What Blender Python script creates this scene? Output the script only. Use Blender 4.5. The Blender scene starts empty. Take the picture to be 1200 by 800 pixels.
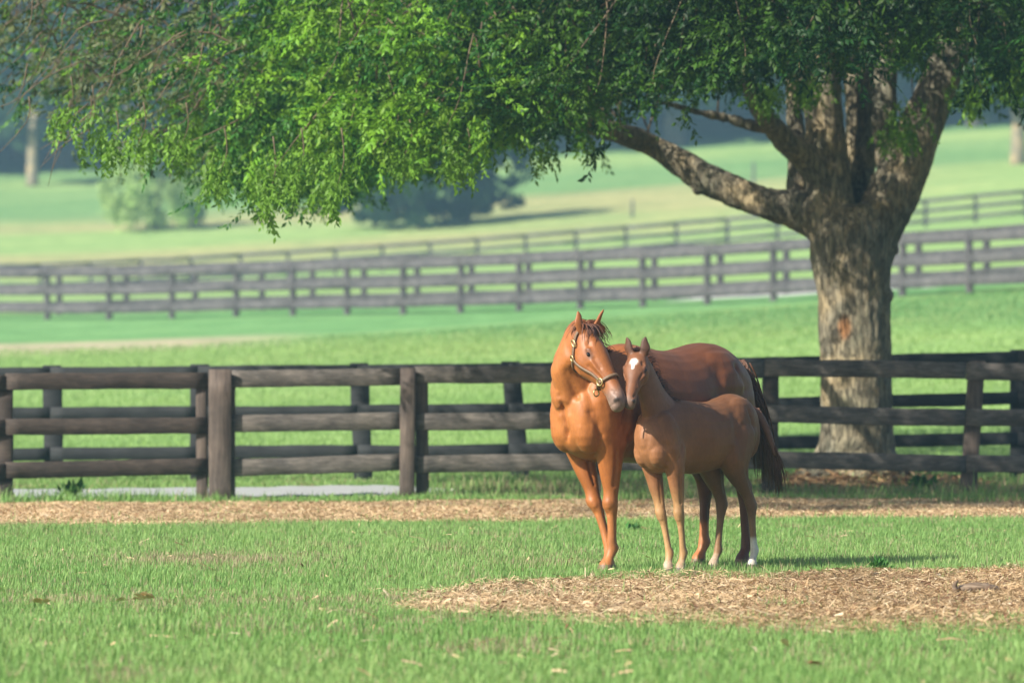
import bpy, math, random
import numpy as np
from mathutils import noise as mnoise, Vector
random.seed(7)
rng = np.random.default_rng(11)
S = bpy.context.scene
COL = S.collection
PI = math.pi
F, HZ, CH = 6667.0, 388.0, 1.67          # focal length in photo pixels, horizon row, camera height

def P(px, py, D):
    return np.array([(px-600)*D/F, D, CH-(py-HZ)*D/F])

# ------------------------------------------------------------------ helpers
def tag(o, label=None, cat=None, group=None, kind=None):
    if label: o['label'] = label
    if cat: o['category'] = cat
    if group: o['group'] = group
    if kind: o['kind'] = kind
    return o

def empty(name, loc, label=None, cat=None, group=None):
    o = bpy.data.objects.new(name, None); COL.objects.link(o)
    o.location = [float(v) for v in loc]; o.empty_display_size = .2
    return tag(o, label, cat, group)

def mesh_np(name, V, faces, cols=None, smooth=False):
    """V (n,3); faces: list of int arrays (m,k)"""
    me = bpy.data.meshes.new(name)
    V = np.asarray(V, dtype=np.float32)
    me.vertices.add(len(V)); me.vertices.foreach_set('co', V.ravel())
    idx = np.concatenate([f.ravel() for f in faces]).astype(np.int32)
    cnt = np.concatenate([np.full(len(f), f.shape[1]) for f in faces]).astype(np.int32)
    st = np.concatenate([[0], np.cumsum(cnt)[:-1]]).astype(np.int32)
    me.loops.add(len(idx)); me.loops.foreach_set('vertex_index', idx)
    me.polygons.add(len(cnt)); me.polygons.foreach_set('loop_start', st)
    if smooth: me.polygons.foreach_set('use_smooth', np.ones(len(cnt), dtype=bool))
    me.update(calc_edges=True); me.validate()
    if cols is not None:
        a = me.color_attributes.new('tint', 'FLOAT_COLOR', 'POINT')
        c = np.ones((len(V), 4), dtype=np.float32); c[:, :3] = cols
        a.data.foreach_set('color', c.ravel())
    return me

def link(name, me, mat=None, parent=None, loc=None):
    o = bpy.data.objects.new(name, me); COL.objects.link(o)
    if mat: me.materials.clear(); me.materials.append(mat)
    if parent:
        o.parent = parent
        if loc is None:                       # vertices are given in world space: bring them into the parent's space
            L = np.array(parent.location)
            n = len(me.vertices); v = np.empty(n*3, dtype=np.float32); me.vertices.foreach_get('co', v)
            v = v.reshape(-1, 3) - L; me.vertices.foreach_set('co', v.ravel().astype(np.float32)); me.update()
    if loc is not None: o.location = [float(v) for v in loc]
    return o

class MB:
    """collects polygons into one mesh"""
    def __init__(s): s.v = []; s.f = []; s.n = 0
    def add(s, V, Fs):
        V = np.asarray(V, dtype=float); s.v.append(V)
        for f in Fs: s.f.append(np.asarray(f)+s.n)
        s.n += len(V)
    def box(s, c, ax, ay, az, jit=0):
        c, ax, ay, az = [np.asarray(q, float) for q in (c, ax, ay, az)]
        V = [c+i*ax+j*ay+k*az for k in (-1, 1) for j in (-1, 1) for i in (-1, 1)]
        if jit: V = [v+rng.normal(0, jit, 3) for v in V]
        s.add(V, [np.array([[0,2,3,1],[4,5,7,6],[0,1,5,4],[2,6,7,3],[0,4,6,2],[1,3,7,5]])])
    def build(s, name, smooth=False, cols=None):
        fs = {}
        for f in s.f: fs.setdefault(f.shape[1], []).append(f)
        return mesh_np(name, np.concatenate(s.v), [np.concatenate(q) for q in fs.values()], cols, smooth)

def catmull(K, sub):
    K = np.asarray(K, float); out = []
    n = len(K)
    for i in range(n-1):
        p0, p1, p2, p3 = K[max(i-1, 0)], K[i], K[i+1], K[min(i+2, n-1)]
        for j in range(sub):
            t = j/sub
            out.append(.5*((2*p1)+(-p0+p2)*t+(2*p0-5*p1+4*p2-p3)*t*t+(-p0+3*p1-3*p2+p3)*t**3))
    out.append(K[-1]); return np.array(out)

def loft(mb, rings, n=20, sub=4, e=1.0):
    """rings: list of (centre, A, B) half-axis vectors"""
    K = np.array([np.concatenate([np.asarray(q, float) for q in r]) for r in rings])
    K = catmull(K, sub)
    th = np.linspace(0, 2*PI, n, endpoint=False)
    c, s_ = np.cos(th), np.sin(th)
    c = np.sign(c)*np.abs(c)**e; s_ = np.sign(s_)*np.abs(s_)**e
    V = K[:, None, 0:3] + K[:, None, 3:6]*c[None, :, None] + K[:, None, 6:9]*s_[None, :, None]
    m = len(K); V = V.reshape(-1, 3)
    i = np.arange(m-1)[:, None]*n; j = np.arange(n)[None, :]; j2 = (j+1) % n
    q = np.stack([i+j, i+j2, i+n+j2, i+n+j], -1).reshape(-1, 4)
    j = np.arange(n)
    V = np.concatenate([V, [K[0, :3], K[-1, :3]]])
    t1 = np.stack([np.full(n, m*n), (j+1) % n, j], -1)
    t2 = np.stack([np.full(n, m*n+1), (m-1)*n+j, (m-1)*n+(j+1) % n], -1)
    mb.add(V, [q, t1, t2])

def tube(mb, pts, n=10, sub=3, flat=1.0, up=(0, 0, 1)):
    """pts: (x,y,z,r)"""
    K = catmull(pts, sub); R = []; a = None
    for i in range(len(K)):
        t = K[min(i+1, len(K)-1), :3]-K[max(i-1, 0), :3]; t /= np.linalg.norm(t)+1e-9
        if a is None:
            u = np.array(up, float)
            if abs(t@u) > .95: u = np.array([0, 1., 0])
            a = np.cross(t, u)
        a = a-t*(a@t); a /= np.linalg.norm(a)+1e-9; b = np.cross(t, a)
        R.append((K[i, :3], a*K[i, 3], b*K[i, 3]*flat))
    loft(mb, R, n, 1)

def ellipsoid(mb, c, A, B, C, n=14):
    R = []
    c, A, B, C = [np.asarray(q, float) for q in (c, A, B, C)]
    for k in range(9):
        ph = -PI/2+PI*(k+.15)/8.3 if k < 9 else 0
        R.append((c+C*math.sin(ph), A*math.cos(ph), B*math.cos(ph)))
    loft(mb, R, n, 1)

def remesh(mb, name, voxel, smooth_it, fac=.5):
    me = mb.build('tmp'); o = bpy.data.objects.new('tmp', me); COL.objects.link(o)
    m = o.modifiers.new('r', 'REMESH'); m.mode = 'VOXEL'; m.voxel_size = voxel
    s_ = o.modifiers.new('s', 'SMOOTH'); s_.factor = fac; s_.iterations = smooth_it
    dg = bpy.context.evaluated_depsgraph_get(); dg.update()
    r = bpy.data.meshes.new_from_object(o.evaluated_get(dg)); r.name = name
    bpy.data.objects.remove(o); bpy.data.meshes.remove(me)
    r.polygons.foreach_set('use_smooth', np.ones(len(r.polygons), dtype=bool))
    return r

def coords(me):
    v = np.empty(len(me.vertices)*3, dtype=np.float32); me.vertices.foreach_get('co', v); return v.reshape(-1, 3).astype(float)

def tint(me, cols):
    a = me.color_attributes.new('tint', 'FLOAT_COLOR', 'POINT')
    c = np.ones((len(cols), 4), dtype=np.float32); c[:, :3] = cols; a.data.foreach_set('color', c.ravel())

def vnoise(p, sc, seed=0):
    """cheap smooth value noise by numpy, p (n,2) or (n,3)"""
    p = np.asarray(p, float)*sc+seed*17.13
    if p.shape[1] == 2: p = np.concatenate([p, np.full((len(p), 1), .37)], 1)
    i = np.floor(p).astype(np.int64); f = p-i; f = f*f*(3-2*f)
    def h(a):
        k = (a[:, 0]*374761393+a[:, 1]*668265263+a[:, 2]*2147483647+seed*1013904223) & 0xffffffff
        k = ((k ^ (k >> 13))*1274126177) & 0xffffffff
        k = k ^ (k >> 16); return (k & 0xffff)/65535.
    r = 0
    for dx in (0, 1):
        for dy in (0, 1):
            for dz in (0, 1):
                w = (f[:, 0] if dx else 1-f[:, 0])*(f[:, 1] if dy else 1-f[:, 1])*(f[:, 2] if dz else 1-f[:, 2])
                r = r+w*h(i+np.array([dx, dy, dz]))
    return r
def fbm(p, sc, seed=0): return (vnoise(p, sc, seed)+.5*vnoise(p, sc*2.1, seed+1)+.25*vnoise(p, sc*4.3, seed+2))/1.75
def sstep(a, b, x): t = np.clip((x-a)/(b-a), 0, 1); return t*t*(3-2*t)

# ------------------------------------------------------------------ materials
def mat(name):
    m = bpy.data.materials.new(name); m.use_nodes = True
    nt = m.node_tree; b = nt.nodes['Principled BSDF']
    return m, nt, b
def N(nt, t, **k):
    n = nt.nodes.new(t)
    for a, v in k.items():
        if a in ('props',):
            for p, q in v.items(): setattr(n, p, q)
        else: n.inputs[a].default_value = v
    return n
def noise_node(nt, scale, detail=4, rough=.6, vec=None, dist=0):
    n = nt.nodes.new('ShaderNodeTexNoise'); n.inputs['Scale'].default_value = scale; n.inputs['Detail'].default_value = detail
    n.inputs['Roughness'].default_value = rough; n.inputs['Distortion'].default_value = dist
    if vec: nt.links.new(vec, n.inputs['Vector'])
    return n
def ramp(nt, fac, stops):
    r = nt.nodes.new('ShaderNodeValToRGB'); nt.links.new(fac, r.inputs[0]); e = r.color_ramp.elements
    while len(e) < len(stops): e.new(.5)
    for q, (p, c) in zip(e, stops): q.position = p; q.color = (*c, 1)
    return r.outputs[0]
def mixc(nt, fac, a, b, mode='MIX'):
    m = nt.nodes.new('ShaderNodeMix'); m.data_type = 'RGBA'; m.blend_type = mode
    for s_, v in ((0, fac), (6, a), (7, b)):
        if hasattr(v, 'links'): nt.links.new(v, m.inputs[s_])
        else: m.inputs[s_].default_value = (*v, 1) if isinstance(v, tuple) else v
    return m.outputs[2]
def bump(nt, b, h, strength, dist):
    n = nt.nodes.new('ShaderNodeBump'); n.inputs['Strength'].default_value = strength; n.inputs['Distance'].default_value = dist
    nt.links.new(h, n.inputs['Height']); nt.links.new(n.outputs[0], b.inputs['Normal']); return n
def objvec(nt, scale=(1, 1, 1)):
    t = nt.nodes.new('ShaderNodeTexCoord'); m = nt.nodes.new('ShaderNodeMapping'); m.inputs['Scale'].default_value = scale
    nt.links.new(t.outputs['Object'], m.inputs['Vector']); return m.outputs[0]
def attr(nt):
    a = nt.nodes.new('ShaderNodeAttribute'); a.attribute_name = 'tint'; return a.outputs['Color']

def leaf_mat(name, trans=.35, rough=.5, spec=.3):
    m, nt, b = mat(name); c = attr(nt); nt.links.new(c, b.inputs['Base Color'])
    b.inputs['Roughness'].default_value = rough; b.inputs['Specular IOR Level'].default_value = spec
    t = nt.nodes.new('ShaderNodeBsdfTranslucent')
    nt.links.new(mixc(nt, .65, c, (.95, 1.0, .35), 'MULTIPLY'), t.inputs[0])
    x = nt.nodes.new('ShaderNodeMixShader'); x.inputs[0].default_value = trans
    nt.links.new(b.outputs[0], x.inputs[1]); nt.links.new(t.outputs[0], x.inputs[2])
    nt.links.new(x.outputs[0], nt.nodes['Material Output'].inputs['Surface']); return m
M_leaf = leaf_mat('oak_leaf', .34, .5, .22)
M_far = leaf_mat('far_foliage', .25, .7, .1)
M_grass = leaf_mat('grass_blade', .4, .6, .25)
M_straw = leaf_mat('straw', .12, .7, .2)

def m_ground():
    m, nt, b = mat('pasture'); c = attr(nt); v = objvec(nt)
    n1 = noise_node(nt, 1.2, 6, .65, v); n2 = noise_node(nt, 14, 5, .7, v)
    k = ramp(nt, n1.outputs[0], [(.3, (.72, .76, .7)), (.7, (1.25, 1.2, 1.2))])
    n4 = noise_node(nt, .16, 5, .7, objvec(nt, (1, 2.2, 1)))
    c = mixc(nt, 1.0, c, ramp(nt, n4.outputs[0], [(.35, (.78, .88, .80)), (.65, (1.28, 1.14, 1.15))]), 'MULTIPLY')
    k2 = ramp(nt, n2.outputs[0], [(.3, (.7, .72, .7)), (.72, (1.3, 1.28, 1.25))])
    c = mixc(nt, 1.0, c, k, 'MULTIPLY'); c = mixc(nt, 1.0, c, k2, 'MULTIPLY')
    nt.links.new(c, b.inputs['Base Color']); b.inputs['Roughness'].default_value = .9; b.inputs['Specular IOR Level'].default_value = .1
    bump(nt, b, n2.outputs[0], .6, .05); return m
M_ground = m_ground()

def m_wood(name, c1, c2, c3, rough=.75, along=(1.2, 14, 14)):
    m, nt, b = mat(name); v = objvec(nt, along)
    n = noise_node(nt, 2.2, 8, .7, v, .6); n2 = noise_node(nt, 3.0, 4, .6, objvec(nt)); n3 = noise_node(nt, 30, 3, .6, objvec(nt))
    c = ramp(nt, n.outputs[0], [(.28, c1), (.5, c2), (.75, c3)])
    k = ramp(nt, n2.outputs[0], [(.3, (.68, .68, .7)), (.7, (1.35, 1.3, 1.25))])
    c = mixc(nt, 1.0, c, k, 'MULTIPLY')
    k = ramp(nt, n3.outputs[0], [(.66, (1, 1, 1)), (.74, (2.2, 2.1, 2.0))])
    c = mixc(nt, .6, c, k, 'MULTIPLY')
    nt.links.new(c, b.inputs['Base Color']); b.inputs['Roughness'].default_value = rough
    b.inputs['Specular IOR Level'].default_value = .3
    bump(nt, b, n.outputs[0], .5, .01); return m
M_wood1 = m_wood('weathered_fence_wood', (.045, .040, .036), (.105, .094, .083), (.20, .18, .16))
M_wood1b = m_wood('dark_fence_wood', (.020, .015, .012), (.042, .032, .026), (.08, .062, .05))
M_post1 = m_wood('weathered_fence_post', (.035, .027, .023), (.085, .066, .055), (.15, .12, .10), along=(14, 14, 1.2))
M_wood2 = m_wood('black_fence_paint', (.010, .012, .014), (.019, .022, .024), (.035, .037, .04))
M_wood3 = m_wood('grey_fence_wood', (.038, .038, .042), (.078, .078, .084), (.14, .138, .145))
M_wood3b = m_wood('far_dark_fence_wood', (.03, .031, .034), (.06, .061, .065), (.10, .10, .105))
M_wood3r = m_wood('red_brown_rail', (.06, .03, .026), (.10, .055, .045), (.14, .08, .065))

def m_bark():
    m, nt, b = mat('oak_bark'); v = objvec(nt, (1, 1, .24))
    n0 = noise_node(nt, 5, 4, .6, v)
    vm = nt.nodes.new('ShaderNodeVectorMath'); vm.operation = 'MULTIPLY_ADD'; vm.inputs[1].default_value = (.12,)*3
    nt.links.new(n0.outputs['Color'], vm.inputs[0]); nt.links.new(v, vm.inputs[2])
    vo = nt.nodes.new('ShaderNodeTexVoronoi'); vo.feature = 'DISTANCE_TO_EDGE'; vo.inputs['Scale'].default_value = 27; nt.links.new(vm.outputs[0], vo.inputs['Vector'])
    fn = noise_node(nt, 16, 7, .62, objvec(nt, (1, 1, .17)), .4)
    h = ramp(nt, fn.outputs[0], [(.36, (1, 1, 1)), (.46, (.75, .75, .75)), (.50, (.0, .0, .0)), (.55, (.8, .8, .8)), (.66, (1, 1, 1))])
    n2 = noise_node(nt, 1.6, 5, .6, objvec(nt)); n3 = noise_node(nt, 45, 4, .6, v)
    c = ramp(nt, n2.outputs[0], [(.3, (.15, .15, .115)), (.48, (.22, .195, .145)), (.62, (.34, .27, .165)), (.75, (.19, .195, .15))])
    c = mixc(nt, .35, c, ramp(nt, vo.outputs[0], [(0, (.4, .37, .34)), (.12, (1, 1, 1))]), 'MULTIPLY')
    c = mixc(nt, 1.0, c, ramp(nt, fn.outputs[0], [(.40, (1.08, 1.08, 1.08)), (.47, (.92, .92, .92)), (.50, (.58, .57, .55)), (.54, (.95, .95, .95)), (.64, (1.1, 1.08, 1.03))]), 'MULTIPLY')
    c = mixc(nt, .6, c, ramp(nt, n3.outputs[0], [(.3, (.6, .6, .6)), (.7, (1.4, 1.4, 1.3))]), 'MULTIPLY')
    c = mixc(nt, 1.0, c, attr(nt), 'MULTIPLY')
    nt.links.new(c, b.inputs['Base Color']); b.inputs['Roughness'].default_value = .9; b.inputs['Specular IOR Level'].default_value = .15
    bump(nt, b, h, .85, .018); return m
M_bark = m_bark()

def m_coat(name, rough, sheen):
    m, nt, b = mat(name); c = attr(nt); v = objvec(nt)
    n = noise_node(nt, 7, 5, .6, v); n2 = noise_node(nt, 90, 3, .7, objvec(nt, (1, 1, .3)))
    c = mixc(nt, 1.0, c, ramp(nt, n.outputs[0], [(.3, (.82, .8, .78)), (.7, (1.15, 1.15, 1.15))]), 'MULTIPLY')
    c = mixc(nt, 1.0, c, ramp(nt, n2.outputs[0], [(.3, (.85, .85, .85)), (.7, (1.12, 1.12, 1.12))]), 'MULTIPLY')
    nt.links.new(c, b.inputs['Base Color']); b.inputs['Roughness'].default_value = rough
    b.inputs['Specular IOR Level'].default_value = .4
    b.inputs['Sheen Weight'].default_value = sheen; b.inputs['Sheen Roughness'].default_value = .4; b.inputs['Sheen Tint'].default_value = (1, .75, .5, 1)
    n3 = noise_node(nt, 13, 3, .5, v)
    a = nt.nodes.new('ShaderNodeMath'); a.operation = 'ADD'; nt.links.new(n3.outputs[0], a.inputs[0])
    k = nt.nodes.new('ShaderNodeMath'); k.operation = 'MULTIPLY'; k.inputs[1].default_value = .12; nt.links.new(n2.outputs[0], k.inputs[0]); nt.links.new(k.outputs[0], a.inputs[1])
    bump(nt, b, a.outputs[0], .18, .012); return m
M_mare = m_coat('chestnut_coat', .52, .04)
M_foal = m_coat('foal_coat', .58, .06)
def m_plain(name, c, rough, metal=0, spec=.5):
    m, nt, b = mat(name); n = noise_node(nt, 40, 3, .6, objvec(nt))
    k = mixc(nt, 1.0, tuple(c), ramp(nt, n.outputs[0], [(.3, (.8, .8, .8)), (.7, (1.15, 1.15, 1.15))]), 'MULTIPLY')
    nt.links.new(k, b.inputs['Base Color']); b.inputs['Roughness'].default_value = rough; b.inputs['Metallic'].default_value = metal
    b.inputs['Specular IOR Level'].default_value = spec; return m
M_mane = m_plain('mane_hair', (.17, .055, .018), .5)
M_forel = m_plain('forelock_hair', (.11, .036, .014), .5)
M_tail = m_plain('tail_hair', (.085, .034, .016), .5)
M_ftail = m_plain('foal_tail_hair', (.10, .042, .021), .6)
M_fmane = m_plain('foal_mane_hair', (.05, .02, .014), .6)
M_leather = m_plain('halter_leather', (.15, .09, .05), .55)
M_brass = m_plain('brass', (.55, .42, .20), .42, 1)
M_eye = m_plain('eye', (.008, .005, .004), .08)
M_white = m_plain('white_chalk', (.75, .73, .68), .8)
M_gravel = m_plain('pale_gravel', (.33, .34, .34), .9)
M_deadwood = m_wood('dead_wood', (.05, .035, .025), (.17, .12, .08), (.36, .28, .2))
M_dryleaf = m_plain('dry_leaf', (.72, .52, .30), .7)
M_redleaf = m_plain('red_dry_leaf', (.36, .15, .08), .7)

# ------------------------------------------------------------------ terrain
DL = np.array([0, 60, 70, 90, 118, 125, 145, 152, 200, 265, 380, 460, 2000.])
YL = [None, 573.5, 547, 470, 410, 400, 374, 369, 355, 342, 212, 175, 150]
YR = [None, 573.5, 547, 420, 337, 330, 314, 309, 280, 251, 150, 120, 110]
def zt(Y): return np.array([0. if y is None else CH+(HZ-y)*d/F for y, d in zip(Y, DL)])
ZL, ZR = zt(YL), zt(YR)
ZL[1] = ZL[2] = ZR[1] = ZR[2] = 0
ZL[-2:] = [ZL[-3]+9, ZL[-3]+11]; ZR[-2:] = [ZR[-3]+8, ZR[-3]+10]
def ground(X, D):
    X, D = np.asarray(X, float), np.asarray(D, float)
    u = np.clip((600+X*F/np.maximum(D, 20))/1200, -.6, 1.6)
    u = np.where(u > 0, np.maximum(u, 0)**1.35, 0)
    def sm(Z):
        return sum(np.interp(D+o, DL, Z) for o in (-6, -3, 0, 3, 6))/5
    z = sm(ZL)*(1-u)+sm(ZR)*u
    p = np.stack([X.ravel(), D.ravel()], 1)
    nz = ((fbm(p, .35, 3)-.5)*.06).reshape(X.shape)*sstep(-5, 5, D)
    k = 1-np.exp(-((X-1.0)/1.6)**2-((D-40)/1.8)**2)
    return z+nz*k+.05*np.exp(-((X-3.75)/.8)**2-((D-60.6)/1.0)**2)*3
def gz(X, D): return float(ground(np.array([X]), np.array([D]))[0])
def pxpy(X, D, z=0):
    D = np.maximum(D, 5); return 600+X*F/D, HZ+(CH-z)*F/D

GRASS_LIT = np.array([.125, .235, .048])
def straw_mask(X, D):
    """1 where straw or mulch covers the soil"""
    px, py = pxpy(X, D); p = np.stack([X.ravel(), D.ravel()], 1)
    n = (fbm(p, .8, 5).reshape(X.shape)-.5); n2 = (fbm(p, 2.6, 9).reshape(X.shape)-.5)
    D0 = 50.0+.0014*(600-px)*0-(px-600)*-.0009
    a = sstep(0, .6, D-(49.2+(px-600)*.0018)+n*1.8)*sstep(0, .5, (56.0+(px-600)*.0016)-D+n*1.0)
    top = np.interp(px, [300, 480, 600, 800, 1200, 2000], [38, 36.2, 38.1, 39.2, 40.6, 41])
    bot = np.interp(px, [300, 480, 700, 1200, 2000], [34.6, 32.1, 31.5, 31.2, 31.2])
    b = sstep(-.2, 1.3, top-D+n*2.6+n2*1.6)*sstep(-.3, 1.9, D-bot+n*3+n2*1.6)*sstep(430, 540, px+n*160)*sstep(3000, 2000, px)
    m = sstep(1.5, .9, np.hypot(X-3.8, (D-60.4)*.8))
    return np.clip(np.maximum(np.maximum(a, b), m*.95), 0, 1), m
def dry_mask(X, D):
    px, py = pxpy(X, D); p = np.stack([X.ravel(), D.ravel()], 1)
    n = fbm(p, .9, 21).reshape(X.shape); n3 = fbm(p, 3.2, 23).reshape(X.shape)
    m = np.exp(-((px-240)/110)**2-((D-41.3)/1.0)**2)*1.3+np.exp(-((px-640)/80)**2-((D-40.8)/.6)**2)*.7
    m = np.maximum(m, .6*sstep(.46, .66, n3)*(.2+.8*sstep(.45, .65, n)))
    m = np.maximum(m, .65*np.exp(-((D-35.2-(px-300)*.001)/1.0)**2)*sstep(.42, .6, n))
    m = np.maximum(m, .8*np.exp(-((D-58.5)/1.8)**2)*sstep(450, 640, px)*sstep(.3, .6, n3+.1))
    return np.clip(m, 0, 1)

def make_ground():
    D = np.concatenate([[-60, -20, 0, 10, 18], np.arange(22, 70, .35), np.arange(70, 160, 1.2), np.arange(160, 480, 4), np.arange(480, 921, 40)])
    xs = np.concatenate([np.arange(0, 9, .25), np.arange(9, 20, .6), np.arange(20, 60, 2), np.arange(60, 441, 20)])
    xs = np.concatenate([-xs[:0:-1], xs])
    XX, DD = np.meshgrid(xs, D); Z = ground(XX, DD)
    nr, nc = XX.shape; V = np.stack([XX, DD, Z], -1).reshape(-1, 3)
    i = np.arange(nr-1)[:, None]*nc+np.arange(nc-1)[None, :]
    q = np.stack([i, i+1, i+nc+1, i+nc], -1).reshape(-1, 4)
    p = V[:, :2]; X, Y = V[:, 0], V[:, 1]; px = 600+X*F/np.maximum(Y, 5); u = px/1200
    c = np.tile(np.array([.10, .17, .04]), (len(V), 1))
    n = fbm(p, .05, 31)
    def mix(c, col, w): return c*(1-w[:, None])+np.array(col)*w[:, None]
    sm, mound = straw_mask(X, Y)
    c = mix(c, (.40, .27, .165), sm*(Y < 62)); c = mix(c, (.15, .10, .06), mound)
    # pasture beyond the lane: tree shade painted as a darker band, plus a dry strip
    far = sstep(66, 72, Y); c = mix(c, (.235, .37, .13), far)
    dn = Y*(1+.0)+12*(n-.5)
    shade_band = sstep(118, 128, dn+u*22)*sstep(162, 150, dn+u*22)*1.0
    c = mix(c, (.14, .30, .115), shade_band*far)
    c = mix(c, (.25, .31, .10), sstep(100, 106, dn)*sstep(122, 116, dn)*.5*sstep(-.2, .6, u))
    sandy = sstep(0, 3, Y-113.5+4*(n-.5))*sstep(0, 2.5, 124-Y)*sstep(400, 200, px+160*(vnoise(p, .25, 4)-.5))*(.5+.5*fbm(p, .5, 44))
    c = mix(c, (.46, .37, .29), sandy)
    # hill
    hill = sstep(255, 275, Y); c = mix(c, (.25, .37, .13), hill)
    st = vnoise(np.stack([X*.012, Y*.075], 1), 1, 8)
    c = mix(c, (.14, .27, .10), hill*sstep(.5, .75, st)*.9)
    dry = sstep(.42, .62, fbm(np.stack([X*.25, Y*1.1], 1), .055, 12))*sstep(268, 285, Y)*sstep(345, 320, Y)
    c = mix(c, (.38, .31, .17), dry*.6*sstep(1.05, .6, u))
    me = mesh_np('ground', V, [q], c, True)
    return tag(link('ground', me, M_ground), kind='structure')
make_ground()

def strip(name, pts, w, matl, dz=.004, n=60, cols=None):
    """a track laid on the terrain; pts (x,y) centreline, w width"""
    K = catmull(np.array(pts, float), max(2, n//len(pts))); V = []
    W = 6
    for i in range(len(K)):
        t = K[min(i+1, len(K)-1)]-K[max(i-1, 0)]; t /= np.linalg.norm(t); nrm = np.array([-t[1], t[0]])
        ww = w*(1+.15*math.sin(i*1.7)+.1*math.sin(i*.63))
        for k in range(W+1):
            q = K[i]+nrm*ww*(k/W-.5); V.append((q[0], q[1], gz(q[0], q[1])+dz+.03*(0 < k < W)))
    V = np.array(V); m = len(K); i = np.arange(m-1)[:, None]*(W+1)+np.arange(W)[None, :]
    q = np.stack([i, i+1, i+W+2, i+W+1], -1).reshape(-1, 4)
    return tag(link(name, mesh_np(name, V, [q], None, True), matl), kind='structure')
strip('gravel_lane', [(-16, 58.1), (-9, 58.1), (-6, 58.2), (-4, 58.4), (-2.2, 58.8), (-.9, 59.4)], 2.9, M_gravel)
strip('gravel_road', [(5.5, 134), (8, 131), (11, 128.5), (16, 126), (26, 122)], 4.5, m_plain('road_gravel', (.42, .41, .40), .9))

# ------------------------------------------------------------------ fences
def make_board(p0, p1, h, th, sag, matl, name, parent, seg=10, tilt=0):
    p0, p1 = np.array(p0, float), np.array(p1, float)
    d = p1-p0; L = np.linalg.norm(d); t = d/L; nrm = np.cross(t, [0, 0, 1]); nrm /= np.linalg.norm(nrm); up = np.cross(nrm, t)
    mb = MB(); V = []
    bow = rng.normal(0, sag); wv = rng.random(3)*6; bz = rng.normal(0, sag*.3)
    b = min(.006, th*.4)
    prof = [(-th, -h+b), (-th+b, -h), (th-b, -h), (th, -h+b), (th, h-b), (th-b, h), (-th+b, h), (-th, h-b)]
    for i in range(seg+1):
        f = i/seg; c = p0+d*f+up*(-4*bow*f*(1-f))
        w = 1+.012*math.sin(f*9+wv[0])
        for (a, z) in prof:
            e = rng.normal(0, .002) if abs(z) > h-b*1.5 else 0
            V.append(c+nrm*(a+bz*math.sin(PI*f))+up*(z*w+e))
    n = 8; i = np.arange(seg)[:, None]*n; j = np.arange(n)[None]
    q = np.stack([i+j, i+(j+1) % n, i+n+(j+1) % n, i+n+j], -1).reshape(-1, 4)
    mb.add(V, [q, np.array([[0, 7, 6, 5, 4, 3, 2, 1]]), np.array([[0, 1, 2, 3, 4, 5, 6, 7]])+seg*n])
    me = mb.build(name)
    o = link(name, me, matl, parent)
    # long axis along x for the grain
    return o

def make_post(base, top, w, d, matl, name, parent, dirx=(1, 0, 0), slant=True):
    base, top = np.array(base, float), np.array(top, float)
    ax = np.array(dirx, float); ay = np.cross([0, 0, 1], ax)
    V = []
    seg = 6; b = .012
    prof = [(-w, -d+b), (-w+b, -d), (w-b, -d), (w, -d+b), (w, d-b), (w-b, d), (-w+b, d), (-w, d-b)]
    for i in range(seg+1):
        f = i/seg; c = base+(top-base)*f
        for (a, y) in prof:
            V.append(c+ax*(a+rng.normal(0, .002))+ay*y+np.array([0, 0, (-.012*(y/d) if i == seg else 0)]))
    n = 8; i = np.arange(seg)[:, None]*n; j = np.arange(n)[None]
    q = np.stack([i+j, i+(j+1) % n, i+n+(j+1) % n, i+n+j], -1).reshape(-1, 4)
    mb = MB(); mb.add(V, [q, np.array([[0, 7, 6, 5, 4, 3, 2, 1]]), np.array([[0, 1, 2, 3, 4, 5, 6, 7]])+seg*n])
    return link(name, mb.build(name), matl, parent)

# front fence: rows of rails traced for each bay, distance 57-58
def Df(px): return 56.2+(px-0)*.0014
fence1 = empty('board_fence', (0, 57.5, 0), 'brown weathered three-rail board fence directly behind the two horses', 'fence')
# bays: (x0, x1, [(y centre at x0, y centre at x1) x3], half height px, material)
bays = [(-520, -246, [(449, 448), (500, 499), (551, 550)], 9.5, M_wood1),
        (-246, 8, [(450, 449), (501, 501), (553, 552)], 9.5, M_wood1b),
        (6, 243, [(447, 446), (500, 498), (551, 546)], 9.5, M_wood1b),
        (268, 470, [(444, 441), (496, 493), (548, 541)], 10, M_wood1),
        (486, 700, [(439, 438), (494, 492), (544, 541)], 10, M_wood1),
        (702, 895, [(437, 433), (491, 487), (541, 539)], 10, M_wood1),
        (896, 1131, [(431, 434), (484, 489), (538, 543)], 10, M_wood1),
        (1132, 1372, [(435, 436), (489, 491), (543, 545)], 10, M_wood1),
        (1374, 1640, [(436, 437), (491, 492), (545, 546)], 10, M_wood1)]
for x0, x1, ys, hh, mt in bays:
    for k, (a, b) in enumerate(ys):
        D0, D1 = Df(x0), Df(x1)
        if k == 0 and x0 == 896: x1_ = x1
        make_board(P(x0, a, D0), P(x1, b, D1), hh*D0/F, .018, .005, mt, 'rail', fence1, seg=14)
def post1(xt, yt, xb, w, dd=.075, name='post', matl=M_post1, yb=None, d=.06):
    D = Df(xt)+dd
    t = P(xt, yt, D); b = P(xb, 560, D); b[2] = -.1
    make_post(b, t, w/2*D/F, d, matl, name, fence1)
post1(-246, 441, -246, 24); post1(6, 444, 5, 19, matl=M_wood1b)
post1(236, 441, 237, 13); post1(269, 437, 269, 13)
post1(494, 433, 495, 15); post1(701, 430, 701, 20)
post1(903, 426, 902, 19, matl=M_wood1b); post1(1145, 424, 1133, 19); post1(1372, 426, 1374, 20)
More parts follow.
